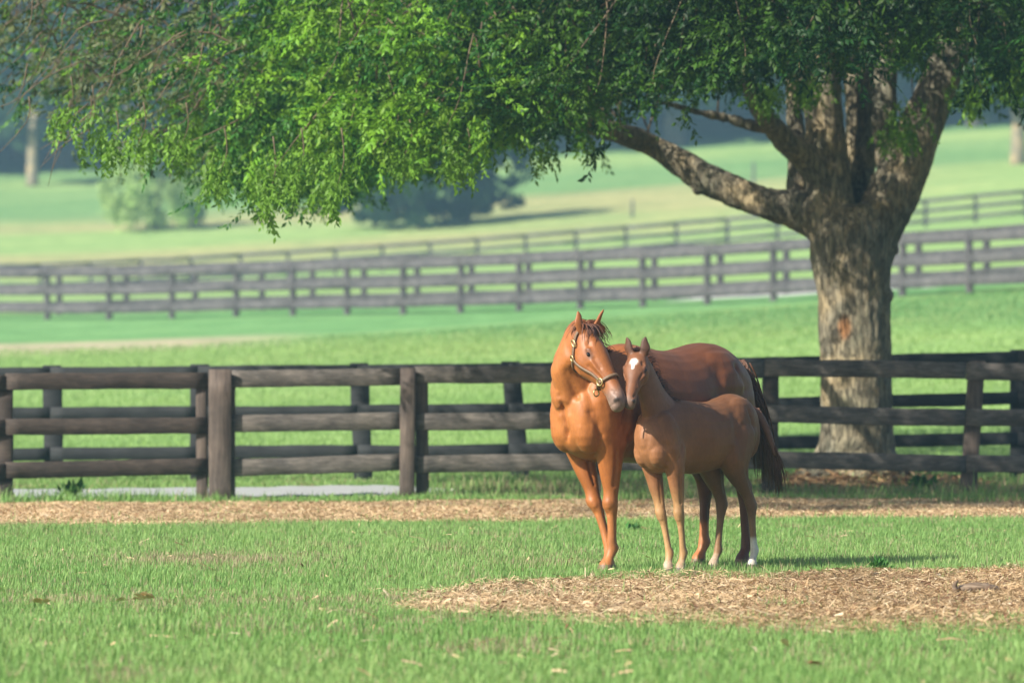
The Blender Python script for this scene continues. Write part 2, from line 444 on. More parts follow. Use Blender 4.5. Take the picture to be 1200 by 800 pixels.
for (xt, xb, w, yt) in ((258, 258, 27, 434), (478, 477, 18, 432)):
    D = Df(xt)-.045; t = P(xt, yt, D); b = P(xb, 560, D); b[2] = -.1
    make_post(b, t, w/2*D/F, .022, M_post1, 'face_board', fence1)

# second black fence across the lane
def Dg(px): return 63.4+(px-600)*.0002
fence2 = empty('board_fence', (0, 63.4, 0), 'black painted board fence on the far side of the lane, behind the brown fence', 'fence')
xs2 = [-420, -235, -122, 61, 234, 421, 598, 790, 985, 1195, 1390, 1580]
def top2(x): return np.interp(x, [-400, 0, 400, 600, 900, 1200, 1600], [431, 430, 427, 425, 418, 411, 409])
for a, b in zip(xs2[:-1], xs2[1:]):
    for k in range(3):
        ya, yb = top2(a)+8+k*47, top2(b)+8+k*47
        make_board(P(a-2, ya, Dg(a)), P(b+2-4, yb, Dg(b)), 7.5*Dg(a)/F, .018, .004, M_wood2, 'rail', fence2)
lean = {598: 11, 421: 4, 61: 2}
for x in xs2:
    t = P(x, top2(x)-.5, Dg(x)+.08); b = P(x+lean.get(x, 0)*1.2, 560, Dg(x)+.08); b[2] = -.1
    make_post(b, t, 11*Dg(x)/F, .06, M_wood2, 'post', fence2)

def far_fence(label, path, spacing, matl, pmat, rails=((.27), (.72), (1.17)), hh=.10, off=0, name='board_fence', pw=.08, ptop=1.25, red=None):
    path = np.array(path, float); seg = np.linalg.norm(np.diff(path, axis=0), axis=1); cum = np.concatenate([[0], np.cumsum(seg)])
    n = int(cum[-1]/spacing); pts = []
    for i in range(n+1):
        s_ = i*spacing+off; x = np.interp(s_, cum, path[:, 0]); y = np.interp(s_, cum, path[:, 1]); pts.append((x, y, gz(x, y)))
    r = empty(name, pts[n//2], label, 'fence')
    for i, (a, b) in enumerate(zip(pts[:-1], pts[1:])):
        for k, z in enumerate(rails):
            m_ = matl
            if red and k == 2 and red(a[0], a[1]): m_ = M_wood3r
            make_board((a[0], a[1], a[2]+z), (b[0]-.01, b[1], b[2]+z), hh, .02, .006, m_, 'rail', r, seg=3)
    for a in pts: make_post((a[0], a[1]+.09, a[2]-.2), (a[0]+rng.normal(0, .01), a[1]+.09, a[2]+ptop), pw, .06, pmat, 'post', r)
    return r
def WX(px, D): return ((px-600)*D/F, D)
far_fence('grey-brown three-rail fence at the foot of the hill, nearer of the blurred double fence',
          [WX(-1500, 170), WX(-350, 152), WX(0, 145), WX(300, 139), WX(600, 131), WX(900, 124), WX(1200, 117), WX(1600, 109)], 2.22, M_wood3, M_wood3, off=.6,
          red=lambda x, y: (600+x*F/y) > 1150)
far_fence('dark three-rail fence close behind the grey-brown one, farther of the blurred double fence',
          [WX(-1500, 178), WX(-350, 160), WX(0, 152), WX(300, 147), WX(600, 138), WX(900, 131), WX(1200, 124), WX(1600, 116)], 2.3, M_wood3b, M_wood3b, off=1.4)
far_fence('thin distant fence climbing the hill to the right above the double fence',
          [WX(-700, 264), WX(-300, 262), WX(0, 262), WX(300, 262), WX(600, 258), WX(900, 256), WX(1200, 252), WX(1500, 248)], 2.3, M_wood3b, M_wood3b, hh=.09)

# ------------------------------------------------------------------ instanced templates
def instance(T, faces, pos, R, sc, col=None, colvar=None):
    """T (k,3); pos (n,3); R (n,3,3); sc (n,) or (n,3) -> merged V, faces, cols"""
    sc = np.asarray(sc)
    if sc.ndim == 1: sc = np.repeat(sc[:, None], 3, 1)
    V = np.einsum('nij,nkj->nki', R, T[None]*sc[:, None, :])+pos[:, None, :]
    n, k = len(pos), len(T)
    Fs = [(f[None]+(np.arange(n)*k)[:, None, None]).reshape(-1, f.shape[1]) for f in faces]
    C = None if col is None else np.repeat(col, k, 0)
    return V.reshape(-1, 3), Fs, C
def rot_zyx(yaw, pitch, roll):
    cy, sy, cp, sp, cr, sr = np.cos(yaw), np.sin(yaw), np.cos(pitch), np.sin(pitch), np.cos(roll), np.sin(roll)
    R = np.empty((len(yaw), 3, 3))
    R[:, 0, 0] = cy*cp; R[:, 0, 1] = cy*sp*sr-sy*cr; R[:, 0, 2] = cy*sp*cr+sy*sr
    R[:, 1, 0] = sy*cp; R[:, 1, 1] = sy*sp*sr+cy*cr; R[:, 1, 2] = sy*sp*cr-cy*sr
    R[:, 2, 0] = -sp; R[:, 2, 1] = cp*sr; R[:, 2, 2] = cp*cr
    return R

# ------------------------------------------------------------------ grass
def scatter(D0, D1, dens, margin=1.55):
    D = np.sqrt(rng.uniform(D0**2, D1**2, int(dens*(D1**2-D0**2)/2*(1200/F)*margin)))
    X = rng.uniform(-.5, .5, len(D))*(1200/F)*margin*D
    return X, D
def grass_zone(D0, D1, dens, h, w, seg2, cover, colf):
    X, D = scatter(D0, D1, dens)
    keep = rng.random(len(X)) < cover(X, D); X, D = X[keep], D[keep]
    n = len(X); pos = np.stack([X, D, ground(X, D)-.004], 1)
    hs = h*(rng.lognormal(0, .3, n))*(.7+.6*vnoise(pos[:, :2], 1.3, 40))
    if seg2:
        T = np.array([[-.5, 0, 0], [.5, 0, 0], [-.38, .15, .55], [.38, .15, .55], [0, .5, 1.]]); fs = [np.array([[0, 1, 3, 2]]), np.array([[2, 3, 4]])]
    else:
        T = np.array([[-.5, 0, 0], [.5, 0, 0], [0, .4, 1.]]); fs = [np.array([[0, 1, 2]])]
    sc = np.stack([w*rng.uniform(.6, 1.3, n), hs*rng.uniform(.1, 1.3, n), hs], 1)
    R = rot_zyx(rng.uniform(0, 2*PI, n), np.zeros(n), rng.normal(0, .15, n))
    col = colf(X, D, n)
    return instance(T, fs, pos, R, sc, col)
def gcol(X, D, n):
    p = np.stack([X, D], 1); v = fbm(p, .5, 50)[:, None]; r = rng.random((n, 1))
    c = np.array([.155, .315, .08])*(1-v)+np.array([.28, .41, .145])*v
    c = c*rng.uniform(.8, 1.25, (n, 1))+np.array([.07, .04, .02])*(r > .85)
    d = dry_mask(X, D)[:, None]; dd = (rng.random((n, 1)) < d*.85+.03)
    return np.where(dd, np.array([.40, .33, .21])*rng.uniform(.7, 1.2, (n, 1)), c)
def merge(parts, name, matl, smooth=False):
    V = []; Fs = {}; C = []; o = 0
    for v, fs, c in parts:
        V.append(v); C.append(c)
        for f in fs: Fs.setdefault(f.shape[1], []).append(f+o)
        o += len(v)
    return link(name, mesh_np(name, np.concatenate(V), [np.concatenate(q) for q in Fs.values()], np.concatenate(C), smooth), matl)
cov = lambda X, D: 1-.95*straw_mask(X, D)[0]**1.4*(1-.45*sstep(.6, .75, fbm(np.stack([X, D], 1), 1.7, 93)))
def lane_cov(X, D):
    px = 600+X*F/D
    lane = sstep(56.5, 56.8, D-.0012*np.maximum(px-100,0))*sstep(60.6, 60.2, D)*sstep(520, 440, px)
    return (1-.995*lane)*(1-.85*straw_mask(X, D)[0])
g = [grass_zone(24, 34, 1700, .042, .0060, True, cov, gcol),
     grass_zone(34, 50, 2100, .042, .0060, True, cov, gcol),
     grass_zone(49.0, 57.2, 260, .05, .009, True, cov, gcol),
     grass_zone(56.3, 63, 900, .045, .010, True, lane_cov, gcol),
     grass_zone(55.2, 56.6, 500, .10, .011, True, lambda X, D: sstep(.5, .62, fbm(np.stack([X, D], 1), .9, 90)), gcol),
     grass_zone(57.3, 63, 500, .10, .011, True, lambda X, D: sstep(480, 560, 600+X*F/D)*(1-.9*straw_mask(X, D)[1]), gcol)]
tag(merge(g, 'paddock_grass', M_grass), 'short green grass of the paddock around the horses and along the fence foot', 'grass', kind='stuff')
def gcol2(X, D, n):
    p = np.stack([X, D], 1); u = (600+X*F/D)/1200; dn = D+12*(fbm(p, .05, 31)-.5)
    shade_band = (sstep(118, 128, dn+u*22)*sstep(162, 150, dn+u*22))[:, None]  # same painted tree shade, carried into the blade colour
    c = np.array([.245, .38, .125])*(1-shade_band)+np.array([.14, .30, .115])*shade_band
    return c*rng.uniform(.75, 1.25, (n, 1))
sandc = lambda X, D: 1-.9*sstep(116, 118, D)*sstep(125, 123, D)*sstep(400, 300, 600+X*F/D)
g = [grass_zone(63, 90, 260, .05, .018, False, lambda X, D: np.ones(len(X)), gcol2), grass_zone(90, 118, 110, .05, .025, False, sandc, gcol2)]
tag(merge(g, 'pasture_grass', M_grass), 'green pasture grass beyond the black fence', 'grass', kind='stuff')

# straw litter
def straw_zone(D0, D1, dens, L, w, zspread, mask):
    X, D = scatter(D0, D1, dens)
    keep = rng.random(len(X)) < mask(X, D); X, D = X[keep], D[keep]; n = len(X)
    p = np.stack([X, D], 1); lump = fbm(p, 1.4, 60)
    pos = np.stack([X, D, ground(X, D)+rng.random(n)*zspread*(.2+1.6*np.clip(lump-.3, 0, 1))], 1)
    T = np.array([[-1, -.5, 0], [0, -.5, .25], [0, .5, .25], [-1, .5, 0], [1, -.4, 0], [1, .4, 0]])*[.5, 1, .35]
    fs = [np.array([[0, 1, 2, 3], [1, 4, 5, 2]])]
    l = L*rng.lognormal(0, .45, n); sc = np.stack([l, w*rng.uniform(.5, 1.8, n), l], 1)
    R = rot_zyx(rng.uniform(0, 2*PI, n), rng.normal(0, .35, n), rng.normal(0, .7, n))
    k = rng.random((n, 1)); v = fbm(p, .9, 61)[:, None]
    c = np.array([.66, .50, .31])*(1-k)+np.array([.40, .27, .15])*k
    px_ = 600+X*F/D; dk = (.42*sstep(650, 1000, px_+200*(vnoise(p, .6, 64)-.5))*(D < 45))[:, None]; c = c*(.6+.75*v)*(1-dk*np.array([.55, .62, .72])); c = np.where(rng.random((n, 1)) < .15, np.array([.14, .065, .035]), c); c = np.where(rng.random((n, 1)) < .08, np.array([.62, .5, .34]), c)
    return instance(T, fs, pos, R, sc, c)
m1 = lambda X, D: straw_mask(X, D)[0]
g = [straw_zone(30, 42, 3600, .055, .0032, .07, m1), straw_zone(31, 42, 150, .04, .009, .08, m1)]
tag(merge(g, 'straw_litter', M_straw), 'tan dry straw and leaf litter on the bare patch in front of the horses', 'straw', kind='stuff')
g = [straw_zone(48.0, 58, 3000, .036, .0045, .04, m1)]
tag(merge(g, 'mulch_strip', M_straw), 'pale tan strip of dry clippings along the foot of the brown fence', 'mulch', kind='stuff')
g = [straw_zone(58.8, 62, 900, .14, .02, .10, lambda X, D: straw_mask(X, D)[1])]
for q in g: q[2][:] = q[2]*[.6, .52, .45]
tag(merge(g, 'tree_mulch', M_straw), 'reddish brown mulch heaped around the foot of the oak', 'mulch', kind='stuff')
g = [straw_zone(24, 48, 22, .07, .010, .04, lambda X, D: (1-m1(X, D))*np.clip(dry_mask(X, D)+.15, 0, 1))]
tag(merge(g, 'dry_clippings', M_straw), 'loose dry clippings scattered thinly over the green grass', 'clippings', kind='stuff')

# ------------------------------------------------------------------ the oak
TD = 60.6
def TP(px, py, r, D=TD): p = P(px, py, D); return (p[0], p[1], p[2], r*D/F)
oak = empty('oak_tree', (3.72, TD, 0.0), 'large oak with spreading limbs and dense drooping green crown behind the brown fence', 'tree')
mb = MB()
tube(mb, [TP(1003, 590, 62), TP(1003, 566, 56), TP(1003, 548, 47), TP(1004, 515, 43), TP(1004, 470, 41.5), TP(1004, 420, 40.5), TP(1002, 380, 42), TP(1000, 335, 43), TP(998, 300, 47), TP(998, 270, 46), TP(1000, 240, 30)], 26, 3)
limbs = [
 [TP(1000, 300, 30), TP(975, 268, 29), TP(945, 250, 23), TP(905, 240, 18), TP(860, 224, 16), TP(822, 207, 16.5), TP(790, 186, 15), TP(755, 167, 12.5), TP(705, 150, 11, TD-.8), TP(620, 120, 8, TD-2), TP(520, 70, 5, TD-4), TP(420, 40, 3, TD-6)],
 [TP(985, 300, 28), TP(975, 245, 28), TP(970, 195, 23.5), TP(966, 145, 23), TP(960, 90, 22), TP(950, 0, 19), TP(940, -120, 14), TP(920, -260, 8)],
 [TP(940, 250, 10, TD+.3), TP(934, 215, 11, TD+.35), TP(934, 170, 10.5, TD+.4), TP(930, 120, 9, TD+.5), TP(935, 0, 6, TD+1)],
 [TP(972, 215, 14, TD-.1), TP(940, 182, 14, TD-.2), TP(915, 160, 12, TD-.5), TP(892, 130, 9.5, TD-.9), TP(870, 90, 8, TD-1.6), TP(830, 20, 7, TD-3), TP(780, -80, 5, TD-5)],
 [TP(905, 152, 6, TD-.6), TP(880, 147, 5.5, TD-.7), TP(850, 138, 4.5, TD-.8), TP(820, 132, 3.5, TD-1), TP(770, 118, 2.2, TD-1.3)],
 [TP(1004, 290, 24, TD+.25), TP(1006, 220, 19, TD+.55), TP(1009, 150, 17, TD+.75), TP(1007, 60, 16, TD+.9), TP(1010, -100, 14, TD+2), TP(1020, -240, 8, TD+3)],
 [TP(1010, 315, 32), TP(1027, 270, 29), TP(1043, 235, 29), TP(1060, 195, 28), TP(1079, 150, 24), TP(1099, 100, 22), TP(1122, 50, 20), TP(1160, -20, 17), TP(1230, -120, 12), TP(1330, -200, 7)],
 [TP(1045, 220, 16), TP(1038, 170, 13.5), TP(1037, 110, 12.5), TP(1045, 40, 10, TD+.3), TP(1070, -80, 7, TD+1)],
]
for L in limbs: tube(mb, L, 16, 3)
for (x, y, r, d) in ((1040, 238, 15, -.17), (1038, 346, 9, -.12), (1046, 292, 7, 0), (983, 392, 11, -.27), (818, 219, 8, -.02), (1020, 430, 8, -.32)):
    c = P(x, y, TD+d); r = r*TD/F; ellipsoid(mb, c, (r, 0, 0), (0, r*.8, 0), (0, 0, r))
for a in np.linspace(0, 2*PI, 7, endpoint=False):
    a += .3; c = np.array([P(1003, 560, TD)[0], TD, 0])
    tube(mb, [(c[0]+.28*math.cos(a), TD+.28*math.sin(a), .42, .12), (c[0]+.42*math.cos(a), TD+.42*math.sin(a), .18, .12), (c[0]+.62*math.cos(a), TD+.62*math.sin(a), .05, .10), (c[0]+.95*math.cos(a), TD+.95*math.sin(a), -.03, .05)], 10, 3)
trunk = remesh(mb, 'trunk', .020, 3)
v = coords(trunk)
nn = np.empty(len(v)*3, dtype=np.float32); trunk.vertex_normals.foreach_get('vector', nn); nn = nn.reshape(-1, 3)
q = v*[1, 1, .3]
ridge = np.abs(fbm(q, 11, 70)-.5)*2
disp = (fbm(v, 2.5, 71)-.5)*.07+(.5-ridge)*.03
v2 = v+nn*disp[:, None]; trunk.vertices.foreach_set('co', v2.astype(np.float32).ravel()); trunk.update()
cc = np.ones((len(v), 3))
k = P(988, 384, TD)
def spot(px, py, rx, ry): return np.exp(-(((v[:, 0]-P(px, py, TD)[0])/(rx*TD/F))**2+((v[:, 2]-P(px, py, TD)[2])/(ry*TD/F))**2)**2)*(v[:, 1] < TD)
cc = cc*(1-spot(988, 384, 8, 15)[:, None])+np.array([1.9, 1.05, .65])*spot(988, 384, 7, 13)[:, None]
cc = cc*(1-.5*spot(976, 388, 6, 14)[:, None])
w = spot(1005, 470, 30, 120)*.55; cc = cc*(1+w[:, None]*np.array([.9, .75, .35])*(fbm(v, 3, 77)[:, None]))  # sunlight on the lower stem painted into the bark tint
tint(trunk, cc); link('trunk', trunk, M_bark, oak)

# crown: lower outline traced along the photo row by row, then given depth
bx = [-400, -100, 0, 60, 110, 160, 210, 250, 290, 315, 345, 390, 430, 480, 540, 575, 610, 650, 690, 720, 760, 800, 850, 900, 940, 980, 1010, 1040, 1070, 1100, 1130, 1160, 1200, 1300, 1600]
by = [60, 85, 100, 150, 195, 190, 195, 232, 250, 262, 235, 250, 218, 205, 215, 195, 190, 190, 160, 140, 150, 150, 140, 118, 128, 122, 118, 120, 118, 90, 128, 122, 125, 140, 100]
def sprig():
    """a twig of lanceolate leaves, drooping along +x"""
    V = []; q4 = []; n = 0
    K = 15
    for i in range(K):
        t = (i+.5)/K; base = np.array([t, .03*math.sin(i*2.1), -.25*t*t])
        a = (1 if i % 2 else -1)*random.uniform(.5, 1.1); el = random.uniform(-.7, .5)
        d = np.array([math.cos(a)*math.cos(el), math.sin(a)*math.cos(el), math.sin(el)-.25]); d /= np.linalg.norm(d)
        s_ = np.cross(d, [0, 0, 1]); s_ /= np.linalg.norm(s_); roll = random.uniform(-.9, .9); up = np.cross(s_, d)
        s2 = s_*math.cos(roll)+up*math.sin(roll); nn_ = np.cross(s2, d)
        L = random.uniform(.17, .27); w = L*.22
        b0 = base; V += [b0, b0+d*L*.45+s2*w-nn_*L*.04, b0+d*L-nn_*L*.12, b0+d*L*.45-s2*w-nn_*L*.04, b0+d*L*.5+nn_*L*.03]
        q4 += [[n, n+1, n+4, n], [n+1, n+2, n+4, n], [n+2, n+3, n+4, n], [n+3, n, n+4, n]]; n += 5
    f = np.array(q4)[:, :3]
    return np.array(V), [f]
SPR = [sprig() for _ in range(5)]

def crown_points():
    cl = []
    # clumps: (px, D, z) -> inside crown volume
    tries = 0
    while len(cl) < 1500:
        D = random.uniform(49, 72); px = random.uniform(-80, 1330)
        X = (px-600)*D/F
        rr = math.hypot((X-2.6)/11.0, (D-61.3)/12.0)
        if rr > 1: continue
        yb = np.interp(px, bx, by)-24-(16 if 740 < px < 1070 else 0)+random.gauss(0, 12)
        zb = CH+(HZ-yb)*D/F+.25
        ztop = 3.4+6.2*math.sqrt(max(0, 1-rr*rr))
        if zb > ztop: continue
        # leafy skin near the underside in view, thinner further up
        z = zb+abs(random.gauss(0, 1))*.8 if random.random() < .66 else random.uniform(zb, ztop)
        z = min(z, ztop)
        py = HZ+(CH-z)*F/D
        cl.append((X, D, z, px, py))
    return cl
def sun_corridor(X, D, z):
    """openings in the crown that let the sun reach the lower stem (height .4-1.7)"""
    # distance of the point to the line from the stem towards the sun
    s_ = np.array([-.82, -.57, math.tan(math.radians(33))]); s_ /= np.linalg.norm(s_)
    p = np.array([X, D, z])-np.array([3.7, TD-.3, 1.1]); t = p@s_
    return np.linalg.norm(p-t*s_)
parts = []; limbpts = np.array([(q[0], q[1], q[2]) for L in limbs for q in catmull(L, 3)])
P_, Dv, Sc, Cc = [], [], [], []
twigs = MB()
for (X, D, z, px, py) in crown_points():
    dcor = sun_corridor(X, D, z)
    if (dcor < 1.1 and py < -20) or (dcor < .8 and random.random() < .9): continue
    vis = py > -60 and -40 < px < 1240
    dens = 1.0
    if px < 260: dens = .22 if px > 110 else .12
    if 700 < px < 1070 and py > 60: dens = .7
    if px > 1070: dens = .5
    nsp = int(random.uniform(19, 36)*(dens if vis else .8)); rad = random.uniform(.22, .42)
    c = np.array([X, D, z]); out = c-np.array([3.0, TD, z+.5]); out[2] = 0; out /= np.linalg.norm(out)+1e-6
    tone = random.random()
    for k in range(nsp):
        o = np.array([random.gauss(0, rad), random.gauss(0, rad), random.gauss(0, rad*.55)])
        if o[2] < -.4: continue
        P_.append(c+o)
        yaw = math.atan2(out[1], out[0])+random.gauss(0, 1.1)
        Dv.append((yaw, random.uniform(-.4, 1.0)+(.5 if px < 440 and py > 150 else 0), random.uniform(-.8, .8)))
        Sc.append(random.uniform(.22, .36)*(1 if vis else 1.5))
        b = np.array([.028, .105, .014]) if tone < .52 else np.array([.095, .225, .016])  # shaded and sunlit leaf tones painted in, brighter left, darker right
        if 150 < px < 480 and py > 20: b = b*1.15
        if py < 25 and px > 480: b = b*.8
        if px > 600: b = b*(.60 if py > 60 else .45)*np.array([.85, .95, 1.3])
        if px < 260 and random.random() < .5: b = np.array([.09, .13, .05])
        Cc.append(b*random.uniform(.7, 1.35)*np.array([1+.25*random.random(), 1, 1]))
    if vis and random.random() < .5:
        d2 = ((limbpts-c)**2).sum(1)+np.maximum(0, c[2]-limbpts[:, 2]+.2)*.0; j = d2.argmin(); b0 = limbpts[j]
        if np.sqrt(d2[j]) > 2.2 or px < 380: b0 = c-out*random.uniform(.3, .9)+np.array([random.gauss(0, .35), random.gauss(0, .35), random.uniform(.0, .6)])
        mid = (b0+c)/2+np.array([random.gauss(0, .15), random.gauss(0, .15), .25+random.random()*.2])
        tube(twigs, [(*b0, .012), (*mid, .009), (*c, .005), (*(c+out*.35+np.array([0, 0, -.25])), .003)], 5, 3)
# hanging sprays on the underside at left
for (x0, y0, y1, D, n) in ((312, 180, 258, 48.5, 9), (392, 170, 248, 48, 8), (255, 170, 228, 49, 6), (128, 150, 196, 50, 4), (345, 170, 232, 49, 7), (540, 170, 212, 50, 6), (75, 110, 160, 51, 3), (472, 160, 205, 50, 5),
                            (1060, 110, 178, 59.5, 8), (1135, 80, 138, 58, 8), (1045, 150, 172, 60, 3), (1190, 70, 122, 57, 8), (690, 130, 192, 56, 4), (635, 150, 200, 55, 4), (945, 80, 125, 58, 9), (900, 90, 130, 58, 8), (100, 120, 185, 50.5, 3), (210, 140, 195, 50, 5), (160, 140, 192, 50, 4)):
    y1 -= 20
    for k in range(n*5):
        f = random.random()**.8; y = y0+(y1-y0)*f; sp = (1-f)*26+6
        p = P(x0+random.gauss(0, sp*.55), y, D+random.gauss(0, .5)); P_.append(p)
        Dv.append((random.uniform(0, 6.28), random.uniform(.6, 1.3), random.uniform(-.8, .8))); Sc.append(random.uniform(.2, .3))
        Cc.append(np.array([.11, .225, .022])*random.uniform(.7, 1.3))
    p0, p1 = P(x0+8, y0-20, D), P(x0, y1, D)
    tube(twigs, [(*p0, .008), (*((p0+p1)/2+[.05, 0, 0]), .005), (*p1, .002)], 5, 3)
P_, Dv, Sc, Cc = map(np.array, (P_, Dv, Sc, Cc))
which = rng.integers(0, 5, len(P_)); g = []
for k in range(5):
    w = which == k
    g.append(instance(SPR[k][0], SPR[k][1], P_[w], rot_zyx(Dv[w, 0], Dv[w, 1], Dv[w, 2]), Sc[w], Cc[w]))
for k in range(26):
    x, y = random.uniform(20, 260), random.uniform(20, 170); D = random.uniform(50, 54); p = P(x, y, D)
    e = p+np.array([-random.uniform(.1, .5), random.uniform(-.2, .2), -random.uniform(.05, .5)])
    tube(twigs, [(*(p+[random.uniform(0, .4), 0, random.uniform(.05, .35)]), .007), (*p, .005), (*e, .002)], 5, 3)
tv = np.concatenate(twigs.v); fd = {}
for f in twigs.f: fd.setdefault(f.shape[1], []).append(f)
g.append((tv, [np.concatenate(q) for q in fd.values()], np.tile([.20, .15, .095], (len(tv), 1))*rng.uniform(.6, 1.2, (len(tv), 1))))
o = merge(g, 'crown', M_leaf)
o.parent = oak; o.data.transform(__import__('mathutils').Matrix.Translation(-oak.location))
print('sprigs', len(P_))

# ------------------------------------------------------------------ far trees
def far_tree_meshes(kind, seed):
    r = random.Random(seed); g_ = np.random.default_rng(seed)
    mb = MB()
    H = {'tall': 15., 'round': 6.0, 'weep': 5.2}[kind]
    th = {'tall': 5., 'round': 1.2, 'weep': 1.3}[kind]
    tube(mb, [(0, 0, -.3, H*.032), (0, 0, th*.5, H*.024), (r.uniform(-.2, .2), 0, th, H*.02), (r.uniform(-.5, .5), 0, H*.6, H*.012), (0, 0, H*.85, .02)], 8, 3)
    for i in range(7):
        a = r.uniform(0, 6.28); z = r.uniform(th*.9, H*.6); L = H*.28
        tube(mb, [(0, 0, z-.4, H*.012), (L*.5*math.cos(a), L*.5*math.sin(a), z+L*.4, H*.008), (L*math.cos(a), L*math.sin(a), z+L*.7, .03)], 6, 2)
    tr = mb.build('trunk', True); tint(tr, np.tile([1.5, 1.45, 1.4] if kind == 'tall' and seed % 10 in (5, 6) else [.6, .6, .6], (len(tr.vertices), 1)))
    cl = []
    while len(cl) < (46 if kind == 'weep' else 70):
        if kind == 'tall': c = np.array([r.uniform(-1, 1)*4.2, r.uniform(-1, 1)*4.2, r.uniform(3.2 if seed % 10 in (5, 6) else .6, H)]); ok = math.hypot(c[0], c[1]) < 4.4*math.sqrt(max(0, 1-((c[2]-8.5)/7.)**2))
        elif kind == 'round': c = np.array([r.uniform(-1, 1)*3.2, r.uniform(-1, 1)*3.2, r.uniform(.4, H)]); ok = math.hypot(c[0], c[1]) < 3.1*math.sqrt(max(0, 1-((c[2]-2.8)/3.4)**2))
        else: c = np.array([r.uniform(-1, 1)*2.9, r.uniform(-1, 1)*2.9, r.uniform(.8, H)]); ok = math.hypot(c[0], c[1]) < 2.9*math.sqrt(max(0, 1-((c[2]-2.6)/2.9)**2))
        if ok: cl.append((c, r.uniform(.5, 1.1)*(1.3 if kind == 'tall' else .75), r.random()))
    n = 120; P2 = []; C2 = []
    for c, rad, tone in cl:
        d = g_.normal(0, 1, (n, 3)); d /= np.linalg.norm(d, axis=1)[:, None]; d *= rad*g_.uniform(.5, 1.1, (n, 1)); d[:, 2] *= .7
        if kind == 'weep': d[:, 2] -= g_.random(n)*1.0
        P2.append(c+d)
        base = {'tall': np.array([.035, .075, .03]), 'round': np.array([.03, .07, .03]), 'weep': np.array([.30, .42, .14])}[kind]
        C2.append(np.tile(base*(.75+.6*tone), (n, 1))*g_.uniform(.8, 1.25, (n, 1)))
    P2 = np.concatenate(P2); C2 = np.concatenate(C2); m = len(P2)
    T = np.array([[-1, 0, 0], [0, -.6, .1], [1, 0, 0], [0, .6, .1]]); fs = [np.array([[0, 1, 2, 3]])]
    s_ = {'tall': .26, 'round': .17, 'weep': .14}[kind]
    V, fs, C = instance(T, fs, P2, rot_zyx(g_.uniform(0, 6.28, m), g_.uniform(-1.4, 1.4, m), g_.uniform(-1.4, 1.4, m)), s_*g_.uniform(.6, 1.3, m), C2)
    cr = mesh_np('crown', V, fs, C)
    tr.materials.append(M_bark); cr.materials.append(M_far)
    return tr, cr
TM = {k: [far_tree_meshes(k, 100+i+len(k)) for i in range(n)] for k, n in (('tall', 4), ('round', 2), ('weep', 1))}
def place_tree(kind, name, px, D, sc, label, group=None, i=0, yaw=None, sx=1):
    X = (px-600)*D/F; tr, cr = TM[kind][i % len(TM[kind])]
    r = empty(name, (X, D, gz(X, D)), label, 'tree', group)
    yaw = random.uniform(0, 6.28) if yaw is None else yaw
    r.rotation_euler = (0, 0, yaw); r.scale = (sc*sx, sc*sx, sc)
    for nm, me in (('trunk', tr), ('crown', cr)):
        o = bpy.data.objects.new(nm, me); COL.objects.link(o); o.parent = r
    return r
place_tree('weep', 'young_tree', 182, 313, 1.0, 'small pale green drooping tree alone on the hillside below the left leaves', yaw=.4)
place_tree('round', 'bushy_tree', 440, 303, .85, 'hazy low bushy tree on the hillside, left of the dark clump', i=0, yaw=1)
place_tree('round', 'bushy_tree', 492, 300, 1.05, 'dark bluish bushy tree in the middle of the hillside clump', i=1, yaw=2)
place_tree('round', 'bushy_tree', 548, 302, 1.1, 'dark bluish bushy tree at the right end of the hillside clump', i=0, yaw=3)
place_tree('tall', 'tall_tree', 1193, 322, 1.0, 'tall tree with pale bare trunk on the hillside at the right edge', i=1)
place_tree('tall', 'tall_tree', 38, 372, .95, 'tall hazy tree with a pale trunk standing at the left front of the far wood', i=2)
gi = 0
for row, (D, n) in enumerate(((386, 29), (400, 31), (425, 33))):
    for k in range(n):
        px = -900+3000*(k+.5*(row % 2))/(n-1)+random.uniform(-30, 30)
        place_tree('tall', 'tall_tree', px, D+random.uniform(-4, 4), random.uniform(.95, 1.35), 'tall blue hazy tree in the far wood on top of the hill', 'trees of the far wood', i=(0, 3)[gi % 2], sx=1.5); gi += 1
for k in range(44):
    place_tree('round', 'bushy_tree', -900+3000*k/43+random.uniform(-20, 20), 408+random.uniform(-5, 5), random.uniform(1.3, 1.7), 'low blue hazy bush filling the foot of the far wood', 'bushes at the foot of the far wood', i=k % 2, sx=1.3)

